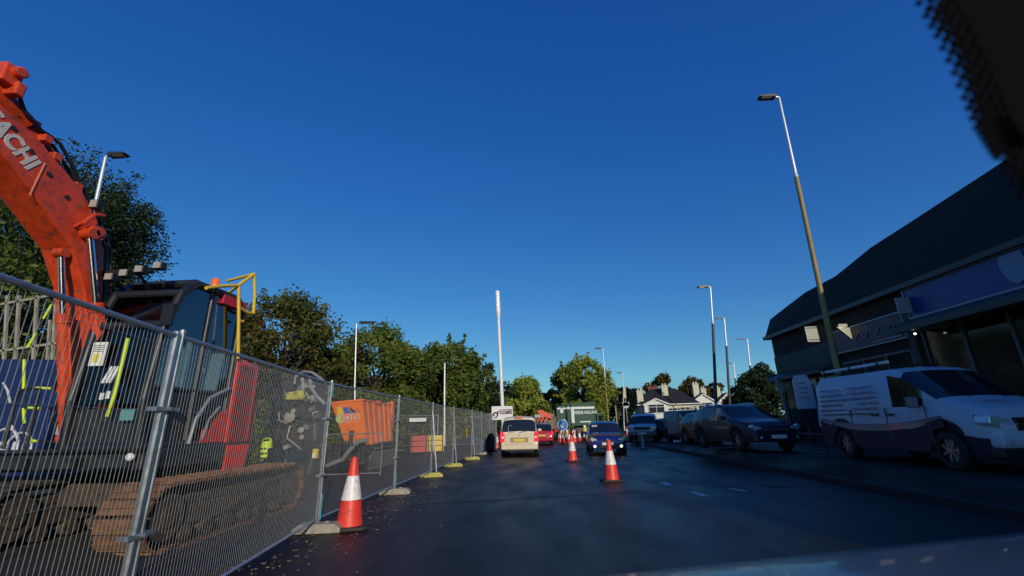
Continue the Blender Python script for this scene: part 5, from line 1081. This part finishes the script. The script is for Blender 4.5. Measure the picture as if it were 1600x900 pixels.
inner = [(s, z + .13 * max(0, math.sin(PI * (s - .85) / 3.95)) ** .6 + .02) for s, z in outer]
# sg: the side facing the road is local +x after the half turn
SG = 1
def strip(name, a, b, m_, out):
    mb = MB(); n_ = len(a)
    for k in range(n_ - 1):
        mb.add([(SG * (hw + out), y - a[k][0], a[k][1]), (SG * (hw + out), y - a[k + 1][0], a[k + 1][1]), (SG * (hw + out), y - b[k + 1][0], b[k + 1][1]), (SG * (hw + out), y - b[k][0], b[k][1])], [(0, 1, 2, 3)])
    return mb.build(name, m_, vn)
strip('livery_stripe', outer, inner, VTEAL, .006)
lowc = [(s, max(.30, z - .02)) for s, z in outer]
wb_ = []
for s, z in outer:
    v = .29
    for wx in (.92, 3.95):
        d = abs(s - wx)
        if d < .41: v = max(v, .34 + math.sqrt(.41 ** 2 - d * d))
    wb_.append((s, min(v, z - .02)))
strip('lower_livery', wb_, [(s, max(z - .02, w_[1])) for (s, z), w_ in zip(outer, wb_)], VNAVY, .004)
mb = MB(); rr = random.Random(11)
for r0 in range(6):
    s = 2.55
    while s < 4.55:
        w_ = rr.uniform(.08, .375)
        if not (3.25 < s < 3.55): mb.b2((SG * (hw - .035 - .014 * r0 * 0), y - s - w_, 1.62 - r0 * .12), (SG * (hw + .008), y - s, 1.645 - r0 * .12))
        s += w_ + .06
mb.build('livery_text', VTXT, vn)
mb = MB(); mb.b2((SG * (hw - .01), y - 2.55, .985), (SG * (hw + .035), y - 2.75, 1.02)); mb.build('door_handle', BLACK, vn); mb = MB(); mb.b2((SG * (hw - .01), y - 2.08, .985), (SG * (hw + .035), y - 2.28, 1.02)); mb.build('door_handle', BLACK, vn)
mb = MB(); mb.b2((SG * (hw - .03), y - 4.6, 1.03), (SG * (hw + .012), y - 2.7, 1.05)); mb.build('door_rail', mat('seam_grey', (.12, .12, .14), .5), vn)
for s in (1.22, 2.32, 3.5): mb = MB(); mb.b2((SG * (hw - .03), y - s - .006, .42), (SG * (hw + .006), y - s + .006, 1.14)); mb.build('door_seam', mat('seam_grey', (.12, .12, .14), .5), vn)
bx(vn, 'front_bumper', (-.86, y - .18, .40), (.86, y + .05, .62), VW, .06); bx(vn, 'lower_bumper', (-.88, y - .2, .24), (.88, y + .04, .41), BLACK, .03)
bx(vn, 'grille', (-.46, y - .08, .68), (.46, y + .012, .90), BLACK, .02); gr = bx(vn, 'grille_bar', (-.46, y + .008, .78), (.46, y + .024, .80), STEEL, .004); mb = MB(); mb.tube([(.08 * math.cos(a * PI / 8), y + .03, .79 + .08 * math.sin(a * PI / 8)) for a in range(17)], .012, 5); mb.tube([(-.05, y + .03, .80), (.02, y + .03, .79), (0, y + .03, .77), (.06, y + .03, .78)], .01, 5); mb.build('emblem', STEEL, vn)
bx(vn, 'number_plate', (-.26, y + .05, .46), (.26, y + .065, .57), PLATEW, .004)
for sg in (-1, 1):
    mb = MB(); mb.prism([(sg * .47, .74), (sg * .7, .70), (sg * .90, .80), (sg * .86, .95), (sg * .5, .88)], (0, -.3, 0), (0, y - .02, 0)); hl_ = mb.build('headlight', LAMPC, vn, bevel=.03)
    mb = MB(); mb.cyl((sg * .66, y + .02, .5), (sg * .66, y + .055, .5), .05, n=12); mb.build('fog_lamp', LAMPC, vn)
mirrors(vn, 1.94, y - 1.4, 1.22, mat('mirror_grey', (.2, .2, .22), .4), .15)
text('HSM', .2, VTXT, vn, frame_m((0.15, y - .52, 1.195), (-1, 0, 0), (0, -.95, .25)), sx=1.3)
mb = MB(); mb.tube([(-.55, y - .93, 1.27), (-.05, y - 1.1, 1.4)], .012, 5); mb.tube([(.1, y - .93, 1.27), (.6, y - 1.1, 1.4)], .012, 5); mb.build('wiper', BLACK, vn)
rk = MB(); rk.cyl((SG * .68, y - 2.2, 2.12), (SG * .68, y - 4.7, 2.14), .035, n=10); rk.build('roof_pipe', WHITE, vn)
for s in (2.5, 3.5, 4.55):
    mb = MB(); mb.beam((-.75, y - s, 2.07), (.78, y - s, 2.07), .04, .035)
    for sx in (-.72, .72): mb.beam((sx, y - s, 1.93), (sx, y - s, 2.2), .03, .03, (0, 1, 0))
    mb.build('roof_bar', BLACK, vn)
vn.scale = (1, 1, VSC)
# open rear door of another white van behind
od = empty('van_door', (9.35, 15.3, .375), R(0), 'white rear van door standing open just behind the white panel van', 'van door')
a = at(1236, 586, 15.0); b = at(1266, 588, 15.0); a2 = at(1234, 640, 15.0); zb_ = a2.z; od.location = (a.x, 15.0, 0)
mb = MB(); wd = b.x - a.x; mb.prism([(0.0, zb_), (wd, zb_ + .02), (wd, a.z - .25), (wd - .12, a.z), (.1, a.z - .02), (0, a.z - .2)], (0, .05, 0), (0, 0, 0)); mb.build('panel', VW, od, bevel=.02)
mb = MB()
for k in range(4): mb.b2((.15, -.012, zb_ + .35 + k * .15), (wd - .15 - .05 * (k % 2), -.002, zb_ + .38 + k * .15))
mb.build('livery_text', VTXT, od)
mb = MB(); mb.b2((-.02, -.03, zb_ - .5), (wd + .05, .06, zb_ - .03)); mb.build('lower_panel', DGR, od); mb = MB(); mb.cyl((wd + .02, .02, .27), (wd + .02, .02, a.z - .3), .03, n=8); mb.build('hinge_post', DARKM, od)
# --- green tipper lorry
GRN = mat('deep_green_paint', (.006, .06, .032), .6, coat=0, var=.1, scale=2); GW = mat('lorry_white_letters', (.62, .68, .64), .5)
Yt = 58.0; a = at(872, 670, Yt); b = at(945, 668, Yt); zt_ = at(920, 629, Yt).z
ang = R(6); Lt = (b.x - a.x)
lt = empty('tipper_lorry', (a.x, Yt, 0), ang, 'long green tipper lorry with white lettering crossing the junction', 'lorry')
def lb2(name, lo, hi, m_, par=lt, bevel=.02): return bx(par, name, lo, hi, m_, bevel)
s = Lt / 8.0
mb = MB(); mb.prism([(1.75 * s, 1.15), (6.7 * s, 1.35), (6.8 * s, zt_), (1.6 * s, zt_ - .12)], (0, 2.4, 0), (0, 0, 0)); tb = mb.build('tipper_body', GRN, lt, bevel=.03)
mb = MB(); mb.beam((1.55 * s, -.02, zt_ - .08), (6.85 * s, -.02, zt_ + .04), .1, .12)
for k in range(6): mb.beam((1.9 * s + k * .93 * s, -.03, 1.2), (1.9 * s + k * .95 * s, -.03, zt_ - .2), .05, .06, (0, 1, 0)) if k in (0, 5) else None
mb.beam((1.7 * s, -.02, 1.2), (6.8 * s, -.02, 1.4), .06, .1); mb.build('body_rail', GRN, tb)
mb = MB(); h1 = zt_ - 1.2
mb.b2((1.65 * s, -.03, zt_ - .75), (6.7 * s, -.012, zt_ - .48)); mb.b2((2.3 * s, -.031, 1.55), (2.95 * s, -.013, zt_ - .5)); mb.build('letter_band', GW, tb)
text('TWEEDIE HAULAGE', .52, GW, tb, frame_m((4.75 * s, -.03, zt_ - 1.2), (1, 0, .02), (0, 0, 1)), bold=.012, sx=.72)
mb = MB(); mb.b2((3.9 * s, -.03, 1.6), (5.8 * s, -.012, 1.75)); mb.build('letter_band', GW, tb)
mb = MB(); mb.prism([(-.1, 1.0), (1.45 * s, 1.0), (1.5 * s, zt_ - .25), (.1, zt_ - .3), (-.12, zt_ - .9)], (0, 2.4, 0), (0, 0, 0)); cb = mb.build('cab', GRN, lt, bevel=.05)
mb = MB(); mb.b2((.0, -.03, zt_ - .75), (1.5 * s, -.012, zt_ - .55)); mb.b2((.55 * s, -.03, zt_ - 1.2), (1.05 * s, -.013, zt_ - .56))
for k in range(4): mb.b2((.3, -.03, 1.95 - k * .22), (1.4 * s, -.012, 2.0 - k * .22))
mb.build('letter_band', GW, cb)
mb = MB(); mb.b2((-.3, .1, .55), (7.8 * s, 2.3, .95)); mb.build('chassis', DARKM, lt)
for wx in (.7, 2.7, 5.6, 6.8):
    for sy in (.14, 2.375):
        mb = MB(); mb.cyl((wx * s, sy - .14, .5), (wx * s, sy + .14, .5), .5, n=20); wo = mb.build('wheel', TYRE, lt); mb = MB(); mb.cyl((wx * s, sy - .16, .5), (wx * s, sy - .141, .5), .24, n=16); mb.build('rim', mat('alloy_rim', (.3, .31, .32), .35, .8), wo)
mb = MB(); mb.prism([(6.85 * s, .9), (8.0 * s, .9), (7.95 * s, 2.3), (7.6 * s, 2.75), (6.95 * s, 2.8)], (0, 2.3, 0), (0, .05, 0)); c2 = mb.build('driver_cab', GRN, lt, bevel=.05); bx(c2, 'window', (7.2 * s, -.0 + .03, 1.75), (7.85 * s, .045, 2.4), CGLASS, .01)
mb = MB(); mb.b2((7.0 * s, .02, 1.35), (7.9 * s, .045, 1.5)); mb.build('letter_band', GW, c2)
# --- works lorry with red crane ahead of the red car
Yg = 44.0; p = at(850, 682, Yg)
gl = empty('grab_lorry', (p.x, Yg, 0), 0, 'brown sided works lorry with folded red crane ahead of the crimson car', 'lorry')
DB = mat('dusty_brown_body', (.20, .155, .10), .7, var=.25, scale=3)
z2 = at(850, 652, Yg).z
mb = MB(); mb.b2((-.9, 0, 1.0), (1.25, 5.5, z2)); mb.b2((-.95, -.05, z2 - .12), (1.3, .05, z2 + .02)); 
for k in range(4): mb.b2((-.8 + k * .62, -.06, 1.0), (-.72 + k * .62, -.005, z2 - .1))
mb.build('tipper_body', DB, gl, bevel=.02); mb = MB(); mb.b2((-.9, .1, .5), (1.2, 7.5, .99)); mb.build('chassis', DARKM, gl); mb = MB(); mb.b2((-.9, 5.8, 1.0), (1.25, 7.6, z2 + .4)); cb = mb.build('cab', mat('pale_lorry_paint', (.4, .4, .38), .5), gl, bevel=.05)
RC = mat('faded_red_crane', (.75, .10, .06), .45)
q = [at(838, 642, Yg - .3), at(845, 640, Yg - .3), at(861, 648, Yg - .3), at(862, 655, Yg - .3), at(846, 650, Yg - .3)]
mb = MB(); mb.prism([(v.x - p.x, v.z) for v in q], (0, .35, 0), (0, -.3, 0)); cr_ = mb.build('crane_arm', RC, gl, bevel=.03)
for px in (845, 850, 856): a = at(px, 650, Yg - .5); mb = MB(); mb.beam((a.x - p.x, -.5, a.z), (a.x - p.x - .35, -.5, 1.7), .12, .12); mb.build('grab_claw', RC, cr_)
mb = MB(); a = at(865, 652, Yg); mb.beam((a.x - p.x, 0, a.z + .6), (a.x - p.x + .15, 0, 1.4), .1, .1); mb.build('stanchion', DB, gl)
for wx in (.6, 1.7, 6.5):
    for sx in (-.8, 1.1): mb = MB(); mb.cyl((sx - .15, wx, .5), (sx + .15, wx, .5), .5, n=18); mb.build('wheel', TYRE, gl)
for sx in (-.75, 1.1): bx(gl, 'tail_lamp', (sx - .12, -.08, .78), (sx + .12, -.02, .92), LAMPR, .01)
# ------------------------------------------------------------------ lamp posts, mast, signs
LOWP = mat('olive_column_paint', (.28, .21, .07), .55, var=.2, scale=2); BRG = mat('bright_galvanised', (.68, .70, .72), .35, .4)
DLAMP = mat('lamp_head_dark', (.03, .03, .035), .45); DCOL = mat('dark_column_paint', (.045, .05, .05), .5, var=.2)
def lamp_post(base, ztop, zmid, arm, label, lowm, upm, r0=.1, r1=.055, group='street lamps', headl=.7, lean=0):
    t = empty('street_lamp', (base[0], base[1], base[2]), 0, label, 'street lamp', group); h_ = ztop - base[2]; m_ = zmid - base[2]
    mb = MB(); mb.cyl((0, 0, 0), (0, 0, 1.4), r0 * 1.35, r0 * 1.3, 14); mb.cyl((0, 0, 1.4), (0, 0, 1.5), r0 * 1.3, r0, 14); mb.cyl((0, 0, 1.45), (lean * m_ / h_, 0, m_), r0, r0 * .85, 14); mb.build('column', lowm, t, smooth=True)
    mb = MB(); mb.cyl((lean * m_ / h_, 0, m_), (lean, 0, h_), r1 * 1.05, r1 * .8, 12); mb.cyl((lean * m_ / h_, 0, m_ - .05), (lean * m_ / h_, 0, m_ + .12), r0 * .95, r1 * 1.1, 12); mb.tube([(lean, 0, h_ - .05), (lean, 0, h_ + .04), (lean + arm * .25, 0, h_ + .07)], r1 * .7, 8); mb.build('upper_column', upm, t, smooth=True)
    mb = MB(); s_ = 1 if arm > 0 else -1; x0 = lean + (.05 if abs(arm) < .5 else arm * .15) * 1
    pf = [(0, .0), (.1, -.06), (.78, -.05), (1.0, .0), (.9, .05), (.15, .09)]
    mb.prism([(x0 + s_ * a * headl, b) for a, b in pf], (0, .26, 0), (0, -.13, h_ + .06)); hd = mb.build('lamp_head', DLAMP, t, bevel=.015)
    mb = MB(); mb.b2((min(x0 + s_ * .3 * headl, x0 + s_ * .85 * headl), -.09, h_ - .012), (max(x0 + s_ * .3 * headl, x0 + s_ * .85 * headl), .09, h_ + .0)); mb.build('lens', mat('lamp_lens', (.3, .3, .28), .3), hd)
    return t
p = at(1205, 154, 14.7); lamp_post((9.6, 14.7, .37), p.z, at(1252, 275, 14.7).z, -.7, 'tallest lamp post, olive below and silver above, beside the white panel van', LOWP, BRG, r0=.088, r1=.055, lean=p.x + .3 - 9.6)
def lp(px, pyt, pym, Y, z0, arm, label, lowm=DCOL, upm=BRG, r0=.085, r1=.05, headl=.7, pxb=None):
    c = at(px, pyt, Y); x = at(pxb or px, 640, Y).x; return lamp_post((x, Y, z0), c.z, at(px, pym, Y).z, arm, label, lowm, upm, r0, r1, headl=headl, lean=max(-.9, min(.9, c.x - x)))
lp(1110, 449, 505, 27.5, .2, -.7, 'tall lamp post with dark lower half standing behind the dark panel van', r0=.095, headl=.75, pxb=1118)
lp(1132, 498, 540, 39, 0, -.7, 'shorter lamp post with dark lower half, right of the taller one by the dark van', r0=.11, r1=.07, pxb=1139)
lp(1176, 530, 570, 56, 0, -.9, 'pale lamp post seen above the dark round tree near the shops', r0=.12, r1=.09, headl=1.2)
lp(1150, 568, 590, 75, 0, -.9, 'tiny far lamp post left of the pale one above the dark tree', r0=.13, r1=.1, headl=1.2)
lp(942, 545, 588, 50, 0, -.8, 'thin lamp post with olive base in front of the green tipper', LOWP, BRG, r0=.075, r1=.05, headl=.8, pxb=949)
lp(973, 583, 605, 72, 0, -.8, 'far thin lamp post above the roadside sign plate', BRG, BRG, r0=.07, r1=.05, headl=.9)
lp(557, 506, 600, 27, 0, 1.0, 'slender silver lamp post rising behind the orange hopper', BRG, BRG, r0=.06, r1=.05, headl=1.1)
lp(695, 568, 620, 36, 0, .4, 'slim grey post without a long arm in front of the dense green tree', BRG, BRG, r0=.09, r1=.08, headl=.35)
c = at(165, 246, 12.2); lamp_post((at(150, 420, 12.2).x, 12.2, 0), c.z, c.z - 3.2, .7, 'silver lamp post with dark flat head rising behind the digger boom', BRG, BRG, r0=.09, r1=.06, lean=c.x - at(150, 420, 12.2).x)
lp(787, 615, 640, 60, 0, 0.6, 'small far lamp post hidden behind the white mast', BRG, BRG) if False else None
# white antenna mast: thick top, slimmer shaft
Ym = 33.0; c = at(777, 455, Ym); x = at(787, 650, Ym).x; c1 = at(779, 488, Ym); c2 = at(780, 500, Ym)
mm_ = empty('antenna_mast', (x, Ym, 0), 0, 'tall white antenna mast with a thicker top behind the direction sign', 'mast')
ln = c.x + .0 - x; f_ = lambda z: ln * z / c.z
mb = MB(); mb.cyl((0, 0, 0), (f_(c2.z), 0, c2.z), .15, .11, 16); mb.build('shaft', WHITE, mm_, smooth=True); mb = MB(); mb.cyl((f_(c2.z), 0, c2.z), (f_(c1.z), 0, c1.z), .11, .19, 16); mb.cyl((f_(c1.z), 0, c1.z), (f_(c.z), 0, c.z), .19, .185, 16); mb.build('antenna_shroud', WHITE, mm_, smooth=True)
mb = MB(); mb.box((0, 0, .6), (.45, .4, 1.2)); mb.build('base_cabinet', mat('grey_cabinet', (.2, .22, .2), .5), mm_, bevel=.02)
# direction sign
Ys = 29.5; a = at(768, 635, Ys); b = at(801, 635, Ys); z1 = a.z; z0 = at(785, 656, Ys).z
sg_ = empty('direction_sign', ((a.x + b.x) / 2, Ys, 0), 0, 'white direction sign with a black roundabout symbol behind the gold van', 'sign'); wd = (b.x - a.x) / 2
mb = MB(); mb.b2((-wd, 0, z0), (wd, .03, z1)); bd_ = mb.build('board', WHITE, sg_, bevel=.01)
BK = mat('sign_black', (.015, .015, .015), .5); MR = mat('sign_maroon', (.10, .03, .04), .5)
ux_ = wd / 16.5; U = lambda px, py: ((px - 784.5) * ux_, at(px, py, Ys).z)
mb = MB(); cx_, cz_ = U(774.5, 648); rr_ = 3.0 * ux_
mb.tube([(cx_ + rr_ * math.cos(R(a_)), -.008, cz_ + rr_ * math.sin(R(a_))) for a_ in range(-60, 240, 20)], .045, 6)
def bar(p1, p2, w_): a_ = U(*p1); b_ = U(*p2); mb.beam((a_[0], -.01, a_[1]), (b_[0], -.01, b_[1]), .012, w_)
mb.beam((cx_, -.01, cz_ - rr_), (cx_, -.01, cz_ - rr_ * 1.7), .012, .1, (1, 0, 0)); mb.beam((cx_ + rr_ * .6, -.01, cz_ + rr_ * .7), (cx_ + rr_ * 1.5, -.01, cz_ + rr_ * 1.7), .012, .09, (1, 0, 1)); mb.beam((cx_ - rr_, -.01, cz_ + rr_ * .3), (cx_ - rr_ * 1.25, -.01, cz_ + rr_ * .9), .012, .09, (1, 0, 0)); mb.build('roundabout_symbol', BK, bd_)
mb = MB(); q1 = U(780.5, 640); q2 = U(799.5, 646.5); mb.b2((q1[0], -.012, q2[1]), (q2[0], -.001, q1[1])); mp_ = mb.build('destination_panel', MR, bd_)
mb = MB(); rr = random.Random(6)
for r0 in (.28, .68):
    x_ = q1[0] + .05; z_ = q1[1] - (q1[1] - q2[1]) * r0
    while x_ < q2[0] - .25 - r0 * .2: w_ = rr.uniform(.04, .09); mb.b2((x_, -.018, z_ - .035), (x_ + w_, -.013, z_ + .035)); x_ += w_ + .025
mb.tube([(q2[0] - .12 + .07 * math.cos(a_), -.015, (q1[1] + q2[1]) / 2 + .07 * math.sin(a_)) for a_ in [k * PI / 6 for k in range(13)]], .012, 5); mb.build('small_lettering', WHITE, mp_)
for sx in (-.6, .6): mb = MB(); mb.cyl((sx * wd, .06, 0), (sx * wd, .06, z1 - .05), .045, n=10); mb.build('post', GALV, sg_, smooth=True)
# ------------------------------------------------------------------ cones
def make_cone(label, group, loc_, sc=1.0, rz=0):
    t = empty('traffic_cone', loc_, rz, label, 'traffic cone', group); t.scale = (sc,) * 3
    mb = MB(); mb.prism([(-.27, -.22), (-.22, -.27), (.22, -.27), (.27, -.22), (.27, .22), (.22, .27), (-.22, .27), (-.27, .22)], (0, 0, .045), (0, 0, .006), (1, 0, 0), (0, 1, 0)); mb.build('base', mat('cone_base_black', (.03, .025, .02), .7, var=.4), t, bevel=.01)
    mb = MB(); prof = [(.19, .05), (.185, .08), (.145, .40)]; mb.lathe(prof, (0, 0, 0), 24); mb.build('lower_body', CONER, t, smooth=True); mb = MB(); mb.lathe([(.083, .72), (.078, .76), (.05, .97), (.04, .99), (.038, .97)], (0, 0, 0), 24); mb.build('tip', CONER, t, smooth=True)
    mb = MB(); mb.lathe([(.146, .395), (.149, .398), (.086, .725), (.083, .722)], (0, 0, 0), 24); mb.build('reflective_sleeve', CONEW, t, smooth=True)
    return t
def cone_at(px, py): g_ = gnd(px, py); return (g_.x, g_.y, 0.002)
c0 = make_cone('tall red and white cone standing at the fence foot, nearest of all cones', 'road cones', (-2.86, 7.05, .002), 1.0, .3)
def cone(px, py, lb, group='road cones', sc=1.0):
    global rr
    c = copy_tree(c0, None, cone_at(px, py), rr.random() * 6, lb); c['group'] = group; c.scale = (sc,) * 3; return c
cone(956, 752, 'tall cone standing alone in front of the blue hatchback'); cone(895, 721, 'cone standing alone in the lane midway to the cone cluster')
cone(768, 706, 'cone right against the end of the fence, left of the gold van', sc=1.0); cone(776, 701, 'cone just behind the other one left of the gold van')
for i, (px, py) in enumerate(((875, 692), (880, 694), (886, 691), (890, 695), (898, 692), (906, 691), (914, 690), (922, 689))):
    cone(px, py, 'one of the small red and white cones clustered around the blue arrow sign', 'cones clustered around the blue arrow sign', .95)
for px, py in ((928, 683), (932, 681)): cone(px, py, 'small cone tucked between the cone cluster and the blue hatchback', 'cones beside the blue hatchback')
cone(994, 681, 'cone standing at the grass edge left of the pickup'); cone(998, 680, 'cone touching the front wing of the pickup'); cone(980, 682, 'cone right of the blue hatchback roof by the grass')
rp = at(1004, 690, 26); bl = empty('bollard', (rp.x, 26, .0), 0, 'short dull grey post cone in the shade before the pickup', 'bollard'); mb = MB(); mb.lathe([(.17, .01), (.1, .1), (.06, .75), (0, .78)], (0, 0, 0), 14); mb.build('body', mat('grey_post', (.28, .27, .27), .6), bl, smooth=True)
mb = MB(); mb.b2((-.2, -.2, .006), (.2, .2, .05)); mb.build('base', BLACK, bl)
# keep left roundel and two small yellow warning lamps at the cone cluster
Yr = 34.0; c = at(879, 664, Yr); rs = empty('arrow_sign', (c.x, Yr, 0), 0, 'round blue keep left arrow sign standing in the cone cluster', 'sign')
SB = mat('sign_blue', (.02, .16, .48), .4)
mb = MB(); mb.cyl((0, 0, c.z), (0, .02, c.z), .40, n=32); dsc = mb.build('disc', SB, rs); mb = MB(); mb.tube([(.37 * math.cos(k * PI / 14), -.006, c.z + .37 * math.sin(k * PI / 14)) for k in range(29)], .018, 5); mb.build('rim', WHITE, dsc)
mb = MB(); mb.beam((.17, -.012, c.z + .17), (-.05, -.012, c.z - .05), .012, .1, (0, -1, 0)); mb.prism([(-.2, -.2), (.08, -.16), (-.16, .08)], (0, -.012, 0), (0, -.004, c.z)); mb.build('arrow', WHITE, dsc)
mb = MB(); mb.beam((-.28, .05, .01), (-.22, .04, c.z), .04, .04); mb.beam((.28, .05, .01), (.22, .04, c.z), .04, .04); mb.beam((0, .5, .01), (0, .05, c.z), .04, .04); mb.build('stand', DARKM, rs)
for px, py, Y, lb in ((914, 671, 35.5, 'yellow warning lamp with white top on a cone at the right of the cluster'), (886, 678, 35, 'yellow warning lamp low among the cones under the blue arrow sign')):
    c = at(px, py, Y); t = empty('warning_lamp', (c.x, Y, 0), 0, lb, 'warning lamp', 'yellow warning lamps among the cones'); mb = MB(); mb.b2((-.12, -.06, c.z - .25), (.12, .06, c.z + .12)); mb.build('battery_case', mat('warning_yellow', (.72, .55, .04), .5), t, bevel=.02)
    mb = MB(); mb.cyl((0, -.05, c.z + .22), (0, .05, c.z + .22), .1, n=16); mb.build('lens', WHITE, t); mb = MB(); mb.cyl((0, 0, .02), (0, 0, c.z - .25), .04, n=8); mb.build('post', BLACK, t)
# roadside plate with octagonal shape by the grass, thin posts
Yp = 58; c = at(978, 633, Yp); rp2 = empty('roadside_sign', (c.x, Yp, 0), 0, 'pale back of a road sign on a post before the bungalows', 'sign'); mb = MB(); mb.cyl((0, 0, c.z), (0, .03, c.z), .42, n=8); mb.b2((-.42, 0, c.z - .1), (.42, .03, c.z + .35)); mb.build('plate', mat('sign_back_grey', (.45, .46, .48), .5), rp2)
mb = MB(); mb.cyl((0, .06, 0), (0, .06, c.z + 1.5), .06, n=8); mb.build('post', GALV, rp2)
c = at(976, 612, Yp); mb = MB(); mb.b2((-.15 , .0, c.z - .8), (.15, .1, c.z + .6)); mb.build('upper_box', mat('cream_box', (.5, .46, .32), .6), rp2)
c = at(962, 638, 50); mb = MB(); mb.beam((c.x, 50, .0), (c.x, 50, c.z + .3), .12, .12); o = mb.build('wooden_post', mat('pale_timber', (.30, .27, .14), .8)); tag(o, 'bare pale post between the green lorry and the roadside sign', 'post')
# small red and white board standing before the maroon hatchback, and a blue estate agent's board
c = at(1055, 674, 27); rb = empty('barrier_board', (c.x, 27, .0), R(6), 'pinkish board standing between the pickup and the dark panel van', 'board'); mb = MB(); mb.b2((-.42, 0, .75), (.42, .04, 1.45)); mb.build('board', mat('dull_pink_board', (.48, .28, .30), .6), rb, bevel=.01)
mb = MB()
for sx in (-.38, .38): mb.beam((sx, .06, .0), (sx, .06, 1.4), .04, .04)
mb.build('leg', BLACK, rb)
mb = MB(); c = gnd(1058, 691, .38); mb.box((c.x, c.y, .43), (.3, .2, .1), Matrix.Rotation(.4, 3, 'Z')); o = mb.build('paper_scrap', WHITE); tag(o, 'crumpled white scrap lying on the layby edge', 'litter')
# white notice on the shop corner
c = onx(1232, 602, BX - .3); mb = MB(); mb.b2((BX - .9, c.y, c.z - .3), (BX - .5, c.y + .05, c.z + .35)); mb.cyl((BX - .7, c.y + .02, .26), (BX - .7, c.y + .02, c.z - .3), .03, n=8); o = mb.build('pavement_sign', SIGNW); tag(o, 'small white sign plate on a post by the end of the shop parade', 'sign')
# ------------------------------------------------------------------ the car the picture is taken from: bonnet and dark windscreen band
CARG = mat('car_bonnet_paint', (.05, .06, .07), .3, .0, coat=.3)
oc = empty('camera_car', (0, .4, 0), 0, 'grey bonnet edge and black dotted windscreen band of the car carrying the camera', 'car'); Kc = Matrix.Translation(-Vector((0, .4, 0)))
mb = MB(); nx, ny = 30, 10; vs_ = []
for j in range(ny):
    for i in range(nx):
        u = i / (nx - 1) * 2 - 1; v = j / (ny - 1); x = .45 + u * 1.0; y_ = .4 + v * (.9 + .12 * max(0, x) - .1 * max(0, -x)); z_ = 1.062 - .016 * v ** 3 + .048 * max(0, x) - .12 * max(0, .15 - x) - .03 * max(0, v - .85) / .15
        vs_.append((x, y_, z_))
mb.add(vs_, [(j * nx + i, j * nx + i + 1, (j + 1) * nx + i + 1, (j + 1) * nx + i) for j in range(ny - 1) for i in range(nx - 1)])
o = mb.build('bonnet', CARG, oc, smooth=True, angle=60); o.matrix_parent_inverse = Kc; sm_ = o.modifiers.new('solid', 'SOLIDIFY'); sm_.thickness = .02
FRIT = mat('black_ceramic_band', (.003, .003, .004), .9, spec=.05)
Yf = .22
def W_(px, py): return at(px, py, Yf)
ol = [(1455, -60), (1490, 0), (1512, 40), (1536, 90), (1556, 140), (1572, 180), (1588, 205), (1604, 228), (1640, 280), (1760, 280), (1760, -120), (1455, -120)]
mb = MB(); q = [W_(*p) for p in ol]; mb.prism([(v.x, v.z) for v in q], (0, .004, 0), (0, Yf, 0)); o = mb.build('windscreen_band', FRIT, oc); o.matrix_parent_inverse = Kc
mb = MB()
for row, (off, r_) in enumerate(((4, .0036), (14, .0033), (24, .0029), (34, .0024), (44, .0018))):
    for k in range(22):
        t = (k + (row % 2) * .5) / 18
        i0 = min(len(ol) - 5, int(t * 7)); fr_ = t * 7 - i0
        if i0 > 7: continue
        px = ol[i0][0] + (ol[i0 + 1][0] - ol[i0][0]) * fr_ - off; py = ol[i0][1] + (ol[i0 + 1][1] - ol[i0][1]) * fr_ + off * .35
        v = W_(px, py); mb.cyl((v.x, Yf, v.z), (v.x, Yf + .002, v.z), r_ , n=12)
o = mb.build('frit_dots', FRIT, oc); o.matrix_parent_inverse = Kc
mb = MB(); a = W_(1300, -150); mb.box((a.x + .02, .25, a.z + .035), (.5, .08, .03)); o = mb.build('roof_edge', BLACK, oc, bevel=.01); o.matrix_parent_inverse = Kc
